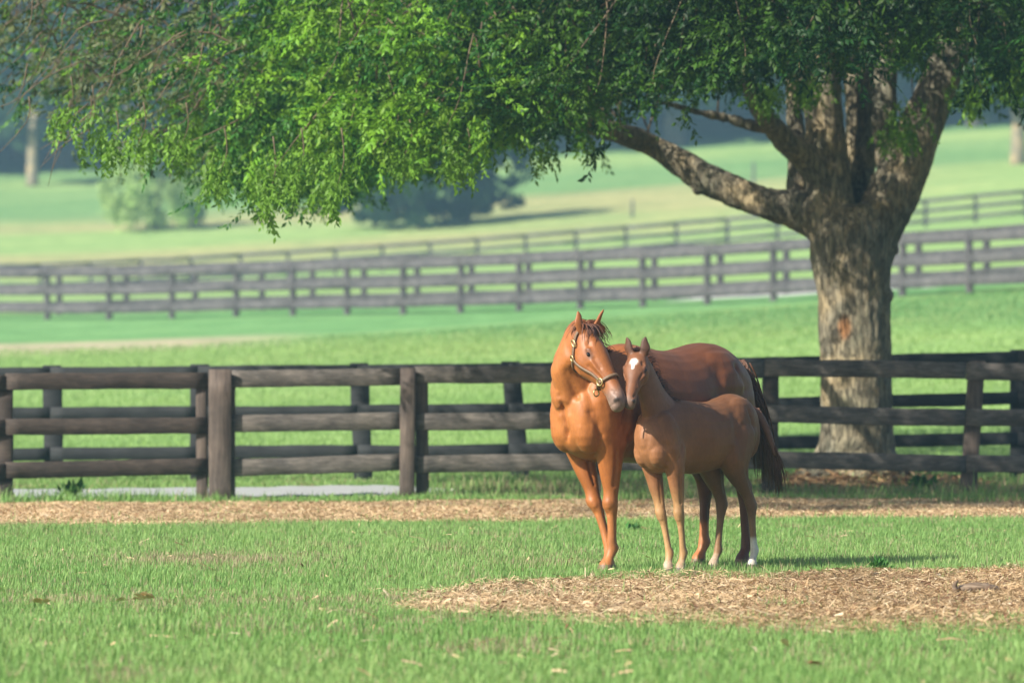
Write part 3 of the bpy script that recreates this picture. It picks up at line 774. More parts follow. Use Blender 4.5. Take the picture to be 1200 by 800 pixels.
# ------------------------------------------------------------------ horses
def unit(v): v = np.asarray(v, float); return v/np.linalg.norm(v)
class Horse:
    def __init__(s, O, f, k=1.0):
        s.O = np.array([O[0], O[1], 0.]); s.f = np.array([*unit(f), 0.]); s.l = np.array([-s.f[1], s.f[0], 0.]); s.l = np.cross([0, 0, 1.], s.f); s.k = k; s.mb = MB()
    def W(s, a, t, z): return s.O+s.f*a+s.l*t+np.array([0, 0, z])
    def trunk(s, st):
        R = []
        for (a, zt_, zb, hw) in st:
            R.append((s.W(a, 0, (zt_+zb)/2), s.l*hw, np.array([0, 0, (zt_-zb)/2.])))
        loft(s.mb, R, 28, 4, .92)
    def ell(s, a, t, z, ra, rt, rz, tilt=0):
        c, sn = math.cos(tilt), math.sin(tilt); up = np.array([0, 0, 1.])
        A = s.f*c+up*sn; C = up*c-s.f*sn
        ellipsoid(s.mb, s.W(a, t, z), A*ra, s.l*rt, C*rz, 18)
    def leg(s, st):
        """(a, t, z, r fore-aft, r lateral)"""
        loft(s.mb, [(s.W(a, t, z), s.f*ra, s.l*rt) for (a, t, z, ra, rt) in st], 16, 4)
    def path(s, st, n=20, sub=4, mb=None):
        """(centre world, lateral vector, half dv, half lat)"""
        C = np.array([q[0] for q in st]); R = []
        for i, (c, L, dv, la) in enumerate(st):
            t = unit(C[min(i+1, len(C)-1)]-C[max(i-1, 0)]); L = np.asarray(L, float); L = unit(L-t*(L@t)); B = np.cross(L, t)
            R.append((c, L*la, B*dv))
        loft(mb or s.mb, R, n, sub)
    def head(s, poll, h, drop, fwd, sc, st, ears):
        s.poll = np.asarray(poll, float); h = np.array([*unit(h), 0.])
        s.a = unit(h*fwd+np.array([0, 0, -drop])); s.n = unit(h-s.a*(h@s.a)); s.r = np.cross(s.n, s.a); s.r = unit(s.r); s.hs = st; s.sc = sc
        K = catmull(np.array(st), 6); s.K = K
        R = [(s.poll+s.a*u*sc+s.n*(fr+bk)/2*sc, s.r*hw*sc, s.n*(fr-bk)/2*sc) for (u, fr, bk, hw) in K]
        loft(s.mb, R, 24, 1, .95)
        for (side, tip, w) in ears:
            b = s.poll+s.r*side*.062*sc+s.n*.01*sc
            tip = b+np.asarray(tip)
            d = tip-b; o1 = b+d*.35+s.r*side*.012; W_ = unit(np.cross(d, s.n+.4*s.r*side)); T_ = unit(np.cross(d, W_))
            loft(s.mb, [(b-d*.15, W_*w*.75, T_*w*.6), (o1, W_*w, T_*w*.45), (b+d*.7, W_*w*.7, T_*w*.32), (b+d*.93, W_*w*.3, T_*w*.2), (tip, W_*w*.08, T_*w*.08)], 12, 3)
    def hp(s, u, th, off=0.006):
        """point on the head surface: u along the head, th angle (0 = +r side, pi/2 = front)"""
        K = s.K; fr, bk, hw = [np.interp(u, K[:, 0], K[:, i]) for i in (1, 2, 3)]
        c, sn = math.cos(th), math.sin(th); sg = lambda x: math.copysign(abs(x)**.95, x)
        A, B = s.r*hw*s.sc, s.n*(fr-bk)/2*s.sc
        p = s.poll+s.a*u*s.sc+s.n*(fr+bk)/2*s.sc+A*sg(c)+B*sg(sn)
        nr = unit(s.r*c/max(hw, .01)+s.n*sn/max((fr-bk)/2, .01)); return p+nr*off, nr

def fore_leg(H, t, k, elbow_a, foot_a, foot_t, kz=1.0, bend=0):
    # k: radius scale; straight column from the elbow to the foot
    def L(z): f = max(0, (.86*kz-z)/(.86*kz)); return elbow_a+(foot_a-elbow_a)*f, t+(foot_t-t)*f
    st = []
    for (z, ra, rt, da) in ((1.22, .05, .03, .06), (1.12, .13, .065, .06), (1.0, .17, .095, .05), (.88, .13, .088, .02), (.76, .098, .075, .012), (.66, .078, .064, .01), (.57, .058, .052, .006), (.515, .054, .050, .010), (.475, .058, .052, .014), (.43, .047, .045, .006), (.38, .037, .034, 0), (.28, .034, .029, -.002), (.205, .037, .031, 0), (.165, .047, .038, -.008), (.13, .041, .036, .008), (.10, .036, .035, .03), (.075, .042, .042, .048), (.055, .050, .048, .056), (.0, .062, .058, .07)):
        a, tt = L(z*kz); st.append((a+da*k, tt, z*kz, ra*k, rt*k))
    H.leg(st)
def hind_leg(H, t, k, hip_a, foot_a, foot_t, kz=1.0):
    st = []
    for (z, ra, rt, da) in ((1.42, .06, .04, .02), (1.36, .17, .09, .02), (1.22, .27, .14, .0), (1.08, .26, .145, .03), (.96, .21, .13, .07), (.86, .155, .105, .06), (.76, .11, .08, .015), (.68, .082, .06, -.045), (.61, .074, .05, -.085), (.56, .073, .05, -.10), (.51, .056, .045, -.092), (.45, .043, .036, -.082), (.34, .037, .031, -.065), (.22, .038, .032, -.05), (.17, .049, .039, -.05), (.135, .042, .037, -.035), (.105, .037, .036, -.01), (.08, .043, .043, .012), (.055, .050, .048, .022), (0, .060, .057, .038)):
        f = min(1, max(0, (1.05-z)/1.05))
        st.append((hip_a+(foot_a-hip_a)*f+da*k, t+(foot_t-t)*f, z*kz, ra*k, rt*k))
    H.leg(st)

# hooks for colouring
def seg_w(v, a, b, r):
    a, b = np.asarray(a, float), np.asarray(b, float); d = b-a; t = np.clip(((v-a)@d)/(d@d), 0, 1)
    return np.exp(-(np.linalg.norm(v-(a+t[:, None]*d), axis=1)/r)**4)
def ribbon_hair(mb, root, d0, length, w, droop, n=6, jit=.1, thick=.35):
    """one lock of hair; starts at root going d0, bends down"""
    p = np.array(root, float); d = unit(d0); pts = []
    for i in range(n+1):
        f = i/n; r = w*(1-.85*f**1.5); pts.append((*p, r))
        p = p+d*length/n; d = unit(d+np.array([random.gauss(0, jit), random.gauss(0, jit), -droop/n]))
    tube(mb, pts, 5, 1, thick)

# ---- mare
HM = Horse(((698-600)*39.65/F, 39.65), (-.70, -.714))
HM.trunk([(.315, 1.10, 1.08, .01), (.30, 1.24, .93, .15), (.22, 1.33, .84, .205), (.10, 1.42, .78, .24), (-.08, 1.52, .755, .255), (-.25, 1.585, .75, .29), (-.47, 1.555, .745, .32), (-.70, 1.535, .745, .335), (-.90, 1.56, .80, .32), (-1.05, 1.59, .88, .305), (-1.20, 1.575, .96, .285), (-1.34, 1.50, 1.0, .245), (-1.44, 1.40, 1.06, .18), (-1.495, 1.30, 1.14, .09)])
for sd in (-1, 1):
    HM.ell(.06, sd*.16, 1.12, .17, .115, .28, -.25)          # shoulder
    HM.ell(.17, sd*.105, 1.01, .14, .105, .19)
    HM.ell(-.03, sd*.175, .93, .10, .07, .14, .1)
    HM.ell(-1.02, sd*.235, 1.08, .16, .07, .22, .35)                 # breast
    HM.ell(-.16, sd*.17, 1.12, .16, .12, .26, .3)           # behind shoulder
    HM.ell(-1.06, sd*.155, 1.28, .30, .16, .26)              # croup
    HM.ell(-1.27, sd*.13, 1.14, .20, .135, .28)             # buttock
    HM.ell(-.84, sd*.19, 1.00, .14, .10, .16, .5)           # flank / stifle
hl = np.array([.78, .62, 0])
HM.ell(.20, 0, 1.08, .13, .15, .17)
HM.ell(.25, -.03, 1.30, .11, .125, .20, .3)
pollM = np.array([.505, 39.12, 1.675]); hM = (.74, -.67)
HM.path([(HM.W(-.16, 0, 1.10), HM.l, .36, .20), (HM.W(.00, 0, 1.23), HM.l, .31, .185), (HM.W(.15, .0, 1.36), HM.l, .25, .155), (HM.W(.245, .015, 1.48), HM.l, .20, .13),
         (HM.W(.29, .09, 1.575), unit(HM.l*.8-HM.f*.5), .17, .11), (HM.W(.325, .18, 1.625), unit(HM.l*.4-HM.f*.8), .135, .09), (pollM+np.array([-.03, .03, -.035]), (-hl), .105, .078)])
headM = [(-.035, .0, -.06, .035), (.0, .035, -.10, .068), (.06, .055, -.15, .088), (.13, .066, -.195, .105), (.20, .068, -.215, .112), (.27, .062, -.20, .100), (.34, .055, -.155, .080), (.42, .050, -.118, .066), (.50, .045, -.098, .058), (.56, .042, -.098, .062), (.61, .028, -.102, .060), (.645, .004, -.095, .050), (.665, -.03, -.07, .025)]
HM.head(pollM, hM, .585, .40, .95, headM, ((-1, (-.020, .0, .135), .037), (1, (.085, -.02, .145), .037)))
# cheek muscle, brow, nostril rims
for sd in (-1, 1):
    p, nr = HM.hp(.20, PI*.5-sd*1.75, -.045); ellipsoid(HM.mb, p, HM.a*.09, HM.n*.075, HM.r*.05)
    p, nr = HM.hp(.185, PI*.5-sd*.95, -.012); ellipsoid(HM.mb, p, HM.a*.04, HM.n*.022, HM.r*.02)
    p, nr = HM.hp(.595, PI*.5-sd*.9, -.012); ellipsoid(HM.mb, p, HM.a*.030, HM.n*.026, HM.r*.022)
    tube(HM.mb, [(*HM.hp(.24, PI*.5-sd*1.15, -.008)[0], .012), (*HM.hp(.36, PI*.5-sd*1.25, -.006)[0], .010), (*HM.hp(.44, PI*.5-sd*1.2, -.01)[0], .006)], 8, 3)
fore_leg(HM, -.17, 1.05, -.02, -.10, .10)
fore_leg(HM, .15, 1.05, .0, -.03, .13)
hind_leg(HM, -.14, 1.05, -1.13, -1.21, -.11)
hind_leg(HM, .14, 1.05, -1.17, -1.36, .18)
def relief(me, amp, sc, seed):
    v = coords(me); n_ = np.empty(len(v)*3, dtype=np.float32); me.vertex_normals.foreach_get('vector', n_); n_ = n_.reshape(-1, 3)
    q = v*[1, 1, .55]; h = (fbm(q, sc, seed)-.5)*2; v = v+n_*(h*amp*sstep(.25, .7, v[:, 2]))[:, None]
    me.vertices.foreach_set('co', v.astype(np.float32).ravel()); me.update()
def sculpt(me, H, lines, k=1.0):
    v = coords(me); n_ = np.empty(len(v)*3, dtype=np.float32); me.vertex_normals.foreach_get('vector', n_); n_ = n_.reshape(-1, 3)
    jit = (np.stack([fbm(v, 9, 81), fbm(v, 9, 84), fbm(v, 9, 87)], 1)-.5)*.05*k
    h = np.zeros(len(v))
    for pts, r_, dep in lines:
        pts = [np.asarray(q, float) for q in pts]; dmin = np.full(len(v), 9.)
        for a_, b_ in zip(pts[:-1], pts[1:]):
            d_ = b_-a_; t_ = np.clip(((v+jit*min(1, r_/.03)-a_)@d_)/(d_@d_), 0, 1); dmin = np.minimum(dmin, np.linalg.norm(v+jit*min(1, r_/.03)-(a_+t_[:, None]*d_), axis=1))
        h += dep*np.exp(-(dmin/r_)**2)
    rel_ = v-H.O; a_ = rel_@H.f; z_ = v[:, 2]
    ribs = np.sin((a_+.25*(z_-1.0))*2*PI/(.062*k))*sstep(-.85*k, -.70*k, a_)*sstep(-.15*k, -.30*k, a_)*sstep(1.42*k, 1.25*k, z_)*sstep(.78*k, .9*k, z_)
    
    v = v+n_*h[:, None]; me.vertices.foreach_set('co', v.astype(np.float32).ravel()); me.update()
def muscles(H, k, kz, legs, depth_k=1.0):
    W_ = lambda a, t, z: H.W(a*k, t*k, z*kz)
    L = [([W_(.34, 0, 1.22), W_(.30, 0, .86)], .022*k, -.030), ([W_(.34, 0, 1.0), W_(.30, 0, .84)], .05*k, -.02)]
    for sd in (-1, 1):
        L += [([W_(.27, sd*.10, 1.22), W_(.24, sd*.17, 1.10), W_(.16, sd*.20, .96)], .024*k, -.022),
              ([W_(.10, sd*.26, 1.30), W_(-.04, sd*.27, 1.12), W_(.04, sd*.24, .98)], .022*k, -.014),
              ([W_(-.16, sd*.28, 1.42), W_(-.16, sd*.29, 1.15), W_(-.10, sd*.24, .93)], .03*k, -.018),
              ([W_(.16, sd*.20, 1.16), W_(.10, sd*.22, 1.06)], .05*k, .016),
              ([W_(-.08, sd*.24, 1.02), W_(-.04, sd*.22, .92)], .045*k, .014),
              ([W_(-1.16, sd*.27, 1.42), W_(-1.27, sd*.24, 1.18), W_(-1.26, sd*.20, .95)], .028*k, -.018),
              ([W_(-.95, sd*.28, 1.38), W_(-.92, sd*.29, 1.18)], .06*k, -.018),
              ([W_(-.90, sd*.27, 1.08), W_(-.96, sd*.26, .96)], .05*k, .012),
              ([W_(-.98, sd*.26, 1.30), W_(-1.12, sd*.26, 1.22), W_(-1.14, sd*.24, 1.0)], .022*k, -.010),
              ([W_(-.70, sd*.30, .86), W_(-.86, sd*.27, .94)], .03*k, -.014)]
    for (a0, t0, a1, t1, hind) in legs:
        def lp(z, da, dt):
            if hind: f_ = (1.05-z)/1.05; b_ = np.interp(z, [.06, .17, .34, .51, .56, .68, .86], [.02, -.05, -.065, -.09, -.10, -.045, .06])
            else: f_ = max(0, (.86-z)/.86); b_ = np.interp(z, [.06, .165, .28, .475, .76], [.05, -.008, 0, .012, .012])
            return H.W(a0+(a1-a0)*f_+(b_+da)*k, t0+(t1-t0)*f_+dt*k, z*kz)
        for sd in (-1, 1):
            L += [([lp(.42, -.012, sd*.032), lp(.20, -.014, sd*.030)], .009*k, -.008)]
            if hind: L += [([lp(.86, -.03, sd*.10), lp(.68, -.03, sd*.055)], .02*k, -.012), ([lp(.57, 0, sd*.045), lp(.54, 0, sd*.045)], .018*k, .006)]
            else: L += [([lp(.84, .02, sd*.085), lp(.60, .012, sd*.055)], .016*k, -.012), ([lp(.49, .035, sd*.02), lp(.46, .035, sd*.02)], .020*k, .008), ([lp(.41, .03, sd*.0), lp(.40, .03, 0)], .012*k, -.004)]
    return L
def face(H):
    L = []; k = H.sc
    for sd in (-1, 1):
        q = lambda u, th: H.hp(u, PI*.5-sd*th, 0)[0]
        L += [([q(.26, 1.15), q(.42, 1.2)], .010*k, .007), ([q(.28, 1.45), q(.40, 1.45)], .016*k, -.008), ([q(.13, .75), q(.15, .8)], .022*k, -.010),
              ([q(.10, 1.9), q(.20, 2.5), q(.27, 2.45)], .014*k, .006), ([q(.26, .9), q(.33, .95)], .012*k, -.006), ([q(.55, .9), q(.53, 1.1)], .014*k, -.008), ([q(.62, 1.5), q(.61, 2.3)], .007*k, -.008),
              ([q(.17, 1.0), q(.175, .9)], .010*k, .006)]
    return L
bodyM = remesh(HM.mb, 'body', .0075, 12); relief(bodyM, .007, 5, 5)
neckL = [([HM.W(.20, -.13, 1.20), HM.W(.30, -.12, 1.36), HM.W(.40, -.05, 1.50)], .026, -.012), ([HM.W(.30, .10, 1.22), HM.W(.40, .10, 1.38), HM.W(.46, .16, 1.50)], .024, -.016), ([HM.W(.10, -.18, 1.34), HM.W(.26, -.14, 1.50)], .035, -.012)]
sculpt(bodyM, HM, muscles(HM, 1.0, 1.0, [(-.02, -.17, -.10, .10, 0), (0, .15, -.03, .13, 0), (-1.13, -.14, -1.21, -.11, 1), (-1.17, .14, -1.36, .18, 1)])+face(HM)+neckL)
v = coords(bodyM)
mare = empty('mare', HM.W(-.6, 0, 0), 'chestnut mare in a leather halter, head turned down towards the foal', 'horse')
base = np.array([.30, .098, .023]); c = np.tile(base, (len(v), 1))
def mixw(c, col, w): return c*(1-w[:, None])+np.array(col)*w[:, None]
rel = v-HM.O; aa = rel@HM.f; tt = rel@HM.l; zz = v[:, 2]
c = mixw(c, (.095, .031, .012), sstep(.10, -.55, aa)*.92)  # shade on the rear half painted into the coat colour
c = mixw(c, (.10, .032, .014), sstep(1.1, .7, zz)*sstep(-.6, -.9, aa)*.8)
c = c*(.82+.36*fbm(v, 4.5, 66))[:, None]
c = mixw(c, (.36, .14, .045), sstep(.62, .35, zz)*sstep(-.4, -.2, aa)*.6)
c = mixw(c, (.36, .13, .045), sstep(.34, .26, zz)*sstep(-.7, -.9, aa)*(tt < 0.02))
c = mixw(c, (.40, .15, .04), seg_w(v, HM.W(.33, 0, 1.0), HM.W(.3, 0, 1.5), .2)*.5)
c = mixw(c, (.235, .078, .020), seg_w(v, HM.poll, HM.poll+HM.a*.4, .19)*.75)
mz = HM.poll+HM.a*.60-HM.n*.035
c = mixw(c, (.17, .135, .12), seg_w(v, mz-HM.a*.02, mz, .115)*.85)
for sd in (-1, 1):
    p, nr = HM.hp(.605, PI*.5-sd*.95, 0.0); c = mixw(c, (.012, .008, .008), seg_w(v, p-HM.n*.012, p+HM.n*.006, .017))
    p, nr = HM.hp(.205, PI*.5-sd*1.02, 0); c = mixw(c, (.10, .04, .02), seg_w(v, p-HM.a*.02, p+HM.a*.02, .026)*.8)
c = mixw(c, (.17, .10, .06), (zz < .052)*1.0)
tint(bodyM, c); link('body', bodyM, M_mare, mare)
for sd in (-1, 1):
    m_ = MB(); p, nr = HM.hp(.205, PI*.5-sd*1.05, -.010); ellipsoid(m_, p, HM.a*.021, HM.n*.015, HM.r*.019, 12); link('eye', m_.build('eye', True), M_eye, mare)
# mane, forelock, tail
m_ = MB()
crest = [HM.W(-.05, .0, 1.55), HM.W(.06, -.01, 1.62), HM.W(.13, .02, 1.67), HM.W(.19, .09, 1.715), HM.W(.25, .18, 1.745), pollM+np.array([0, 0.02, .05])]
CK = catmull(np.array([[*q, 0] for q in crest]), 12)
for i in range(230):
    q = CK[random.randrange(len(CK))][:3]+np.array([random.gauss(0, .012), random.gauss(0, .012), -.01+random.gauss(0, .006)])
    d = (np.array([.8, .5, .15]) if random.random() < .8 else np.array([-.6, -.2, .15])); ribbon_hair(m_, q, d, random.uniform(.10, .24), .007, random.uniform(1.5, 3.4), 6, .12)
link('mane', m_.build('mane', True), M_mane, mare)
m_ = MB()
for i in range(60):
    q = pollM+HM.r*random.gauss(0, .03)+HM.n*.025+np.array([0, 0, .03]); d = HM.n*.55+HM.r*random.gauss(.1, .45)+HM.a*.35
    ribbon_hair(m_, q, d, random.uniform(.08, .19), .006, random.uniform(2.5, 5), 6, .12)
link('forelock', m_.build('forelock', True), M_forel, mare)
m_ = MB()
dock = HM.W(-1.40, .0, 1.47)
for i in range(420):
    f = random.random(); dr = f*.38
    q = dock+np.array([0, 0, -dr*.75])-HM.f*(.05+dr*.22)+HM.l*(.05+dr*.20+random.gauss(0, .022))+np.array([random.gauss(0, .012), 0, 0])
    d = -HM.f*random.uniform(.45, .75)+np.array([0, 0, -.9])+HM.l*random.gauss(0, .09)
    ribbon_hair(m_, q, d, random.uniform(.50, .80)*(1-.15*f), .008, random.uniform(2.2, 4.5), 7, .035)
tube(m_, [(*(dock+HM.f*.08), .05), (*(dock-HM.f*.03+np.array([0, 0, -.03])), .045), (*(dock-HM.f*.08+np.array([0, 0, -.15])), .035), (*(dock-HM.f*.11+np.array([0, 0, -.32])), .02)], 10, 3)
link('tail', m_.build('tail', True), M_tail, mare)

# halter
halter = None
def strap(H, pts, w, name, parent, matl=M_leather, closed=False, off=.010, th=.004):
    """pts (u, theta): a strap laid on the head"""
    K = catmull(np.array(pts, float), 8); PTS = [H.hp(u, t_, off) for u, t_ in K]
    V = []; n = len(PTS)
    for i in range(n):
        p, nr = PTS[i]; t_ = unit(PTS[min(i+1, n-1)][0]-PTS[max(i-1, 0)][0]); s_ = unit(np.cross(t_, nr))
        V += [p-s_*w-nr*th, p-s_*w+nr*th, p+s_*w+nr*th, p+s_*w-nr*th]
    i = np.arange(n-1)[:, None]*4; j = np.arange(4)[None]; q = np.stack([i+j, i+(j+1) % 4, i+4+(j+1) % 4, i+4+j], -1).reshape(-1, 4)
    m_ = MB(); m_.add(V, [q, np.array([[0, 1, 2, 3]]), np.array([[3, 2, 1, 0]])+(n-1)*4]); return link(name, m_.build(name), matl, parent)
def ring(c, ax, ay, R, r, name, parent):
    m_ = MB(); V = []; n, k = 20, 8; az = np.cross(unit(ax), unit(ay))
    for i in range(n):
        a = 2*PI*i/n; d = unit(ax)*math.cos(a)*R[0]+unit(ay)*math.sin(a)*R[1]; dn = unit(d)
        for j in range(k): b = 2*PI*j/k; V.append(c+d+dn*r*math.cos(b)+az*r*math.sin(b))
    i = np.arange(n)[:, None]; j = np.arange(k)[None]; q = np.stack([i*k+j, ((i+1) % n)*k+j, ((i+1) % n)*k+(j+1) % k, i*k+(j+1) % k], -1).reshape(-1, 4)
    m_.add(V, [q]); return link(name, m_.build(name, True), M_brass, parent)
hal = strap(HM, [(.425, PI*2*k/16-.3) for k in range(17)], .0105, 'halter', mare)         # noseband ring around the nose
HH = math.pi
def side(sd, th): return PI*.5-sd*th            # angle from the front ridge to that side
for sd in (-1, 1):
    strap(HM, [(.425, side(sd, 1.62)), (.33, side(sd, 1.66)), (.23, side(sd, 1.85)), (.15, side(sd, 2.05))], .0095, 'cheek_strap', mare)
    strap(HM, [(.15, side(sd, 2.05)), (.09, side(sd, 1.85)), (.03, side(sd, 1.6)), (.002, side(sd, 1.2))], .0095, 'cheek_strap', mare)
    p, nr = HM.hp(.425, side(sd, 1.60), .016); ring(p, HM.a, np.cross(nr, HM.a), (.024, .024), .0055, 'ring', mare)
    p, nr = HM.hp(.15, side(sd, 2.05), .016); ring(p, HM.a, np.cross(nr, HM.a), (.020, .018), .005, 'ring', mare)
    p, nr = HM.hp(.065, side(sd, 1.75), .016); ring(p, HM.a, np.cross(nr, HM.a), (.026, .016), .005, 'buckle', mare)
strap(HM, [(.15, side(-1, 2.05)), (.19, side(-1, 2.5)), (.21, PI*1.5), (.19, side(1, 2.5)+2*PI), (.15, side(1, 2.05)+2*PI)], .008, 'throat_strap', mare, off=.012)
strap(HM, [(.425, PI*1.5+.35), (.33, PI*1.5+.25), (.22, PI*1.5)], .008, 'throat_strap', mare)
strap(HM, [(.002, side(-1, 1.2)), (-.012, side(-1, .6)), (-.012, side(1, .6)), (.002, side(1, 1.2))], .009, 'crown_strap', mare, off=.02)
p, nr = HM.hp(.44, PI*1.5-.35, .03); ring(p+np.array([0, 0, -.01]), (0, 0, 1), (-.8, -.6, 0), (.024, .022), .005, 'ring', mare)

# ---- foal
fo = ((777-600)*39.45/F, 39.45)
HF = Horse(fo, (-.66, -.75))
HF.trunk([(.228, .955, .935, .008), (.215, 1.03, .83, .075), (.16, 1.09, .75, .12), (.07, 1.15, .69, .148), (-.05, 1.185, .69, .145), (-.17, 1.195, .68, .155), (-.32, 1.18, .675, .175), (-.47, 1.175, .69, .18), (-.60, 1.20, .72, .18), (-.71, 1.23, .79, .175), (-.80, 1.215, .84, .165), (-.88, 1.17, .88, .14), (-.935, 1.11, .93, .10), (-.965, 1.05, .97, .05)])
for sd in (-1, 1):
    HF.ell(.05, sd*.085, .93, .11, .075, .19, -.25)
    HF.ell(.11, sd*.065, .84, .10, .07, .12)
    HF.ell(-.72, sd*.09, 1.04, .18, .085, .17)
    HF.ell(-.83, sd*.08, .95, .12, .075, .18)
    HF.ell(-.56, sd*.10, .84, .09, .06, .11, .5)
HF.ell(.14, 0, .93, .105, .09, .13)
pollF = np.array([P(747, 415, 39.12)[0], 39.12, P(747, 415, 39.12)[2]]); hF = (-.30, -.95)
rf = np.array([.95, -.30, 0])
HF.path([(HF.W(-.10, 0, .98), HF.l, .20, .105), (HF.W(.02, 0, 1.08), HF.l, .165, .088), (HF.W(.11, 0, 1.20), HF.l, .125, .066), (HF.W(.18, .0, 1.33), HF.l, .100, .056), (HF.W(.245, .0, 1.44), HF.l, .084, .052), (HF.W(.30, .0, 1.505), HF.l, .074, .052), (pollF+np.array([.0, .03, -.02]), HF.l, .06, .05)])
headF = [(q[0], q[1]*1.1, q[2]*.98, q[3]*(1.30 if q[0] < .3 else 1.15)) for q in headM]
HF.head(pollF, hF, .62, .40, .635, headF, ((-1, (-.036, .0, .12), .038), (1, (.020, -.005, .122), .038)))
for sd in (-1, 1):
    p, nr = HF.hp(.185, PI*.5-sd*.95, -.006); ellipsoid(HF.mb, p, HF.a*.028, HF.n*.015, HF.r*.014)
    p, nr = HF.hp(.595, PI*.5-sd*.9, -.008); ellipsoid(HF.mb, p, HF.a*.020, HF.n*.018, HF.r*.015)
kf = .735
fore_leg(HF, -.095, kf, .0, -.06, .04, .86)
fore_leg(HF, .095, kf, -.02, -.10, .115, .86)
hind_leg(HF, -.085, kf, -.68, -.64, -.06, .80)
hind_leg(HF, .085, kf, -.70, -.82, .15, .80)
bodyF = remesh(HF.mb, 'body', .006, 9)
sculpt(bodyF, HF, [(a_, b_, c_*.55) for a_, b_, c_ in list(muscles(HF, .63, .80, [(0, -.095, -.06, .04, 0), (-.02, .095, -.10, .115, 0), (-.68, -.085, -.64, -.06, 1), (-.70, .085, -.82, .15, 1)]))[2:]]+face(HF), .63); relief(bodyF, .005, 8, 6)
v = coords(bodyF)
foal = empty('foal', HF.W(-.35, 0, 0), 'brown foal with white star and white sock standing beside the mare', 'foal')
c = np.tile(np.array([.155, .060, .019]), (len(v), 1))
rel = v-HF.O; aa = rel@HF.f; tt = rel@HF.l; zz = v[:, 2]
c = mixw(c, (.36, .205, .088), sstep(.66, .42, zz)*.9)
c = mixw(c, (.30, .13, .055), seg_w(v, HF.W(.2, 0, .85), HF.W(.05, 0, .75), .22)*.7)
c = mixw(c, (.17, .085, .055), seg_w(v, HF.W(.05, 0, 1.2), HF.W(.25, 0, 1.45), .16)*.7)
c = mixw(c, (.10, .043, .02), sstep(-.35, -.75, aa)*.55)
c = mixw(c, (.12, .055, .03), sstep(.75, .6, zz)*sstep(-.45, -.55, aa)*sstep(.3, .42, zz)*.8)
c = mixw(c, (.17, .065, .028), seg_w(v, HF.poll, HF.poll+HF.a*.45*.635, .16)*.8)
mz = HF.poll+HF.a*.62*.635-HF.n*.02
c = mixw(c, (.13, .085, .065), seg_w(v, mz, mz+HF.a*.01, .055)*.9)
for sd in (-1, 1):
    p, nr = HF.hp(.605, PI*.5-sd*.85, 0.0); c = mixw(c, (.012, .008, .008), seg_w(v, p-HF.n*.006, p+HF.n*.004, .0125))
    p, nr = HF.hp(.205, PI*.5-sd*1.02, 0); c = mixw(c, (.07, .03, .02), seg_w(v, p-HF.a*.012, p+HF.a*.012, .02)*.8)
p1, _ = HF.hp(.115, PI*.5, 0); p2, _ = HF.hp(.215, PI*.5, 0)
jv = v+(np.stack([fbm(v, 60, 1), fbm(v, 60, 4), fbm(v, 60, 7)], 1)-.5)*.016
c = mixw(c, (.70, .66, .60), seg_w(jv, p1+HF.a*.015, p1+HF.a*.02, .027)); c = mixw(c, (.70, .66, .60), seg_w(jv, p1, p2, .011))
for (a_, t_, top_, col) in ((-.82, .15, .21, (.66, .61, .55)), (-.64, -.06, .09, (.40, .30, .22)), (-.04, .04, .08, (.42, .32, .24)), (-.08, .115, .06, (.42, .32, .24))):
    w = (np.hypot(aa-a_-.0, tt-t_) < .14)*sstep(top_+.03, top_-.02, zz+.05*(fbm(v, 28, 14)-.5))*(.7+.3*fbm(v, 50, 15))
    if a_ > -.3: w = w*(np.abs(tt-t_) < .038)
    c = mixw(c, col, w)
c = mixw(c, (.16, .12, .10), (zz < .035)*1.0)
for sd in (-1, 1):
    b_ = HF.poll+HF.r*sd*.05; c = mixw(c, (.05, .022, .014), seg_w(v, b_+np.array([0, 0, .04]), b_+np.array([0, 0, .13]), .045)*.85)
tint(bodyF, c); link('body', bodyF, M_foal, foal)
for sd in (-1, 1):
    m_ = MB(); p, nr = HF.hp(.205, PI*.5-sd*1.05, -.008); ellipsoid(m_, p, HF.a*.015, HF.n*.011, HF.r*.014, 12); link('eye', m_.build('eye', True), M_eye, foal)
m_ = MB()
crest = [HF.W(-.10, 0, 1.185), HF.W(-.02, 0, 1.235), HF.W(.04, 0, 1.30), HF.W(.10, 0, 1.40), HF.W(.17, 0, 1.50), HF.W(.24, 0, 1.56), pollF+np.array([0, .02, .03])]
CK = catmull(np.array([[*q, 0] for q in crest]), 12)
for i in range(200):
    q = CK[random.randrange(len(CK))][:3]+np.array([random.gauss(0, .008), random.gauss(0, .008), -.012])
    ribbon_hair(m_, q, HF.l*random.gauss(.4, .5)-HF.f*.6+np.array([0, 0, .6]), random.uniform(.04, .09), .005, random.uniform(.5, 2.5), 4, .15)
for i in range(30):
    q = pollF+HF.r*random.gauss(0, .014)+HF.n*.012+np.array([0, 0, .012]); ribbon_hair(m_, q, HF.n*.6+HF.r*random.gauss(0, .5)+np.array([0, 0, .8]), random.uniform(.03, .07), .0035, 2, 4, .15)
link('mane', m_.build('mane', True), M_fmane, foal)
m_ = MB(); dock = HF.W(-.90, .0, 1.13)
for i in range(330):
    f = random.random(); dr = f*.30
    q = dock+np.array([0, 0, -dr])-HF.f*(.05+dr*.28)+HF.l*(.06+dr*.24+random.gauss(0, .018))
    ribbon_hair(m_, q, -HF.f*random.uniform(.3, .7)+np.array([0, 0, -.8])+HF.l*random.gauss(.10, .10), random.uniform(.22, .42)*(1.15-.3*f), .008, random.uniform(1.5, 3), 6, .06)
tube(m_, [(*(dock+HF.f*.05), .038), (*(dock-HF.f*.05+HF.l*.07+np.array([0, 0, -.04])), .034), (*(dock-HF.f*.11+HF.l*.13+np.array([0, 0, -.20])), .026), (*(dock-HF.f*.14+HF.l*.16+np.array([0, 0, -.34])), .012)], 10, 3)
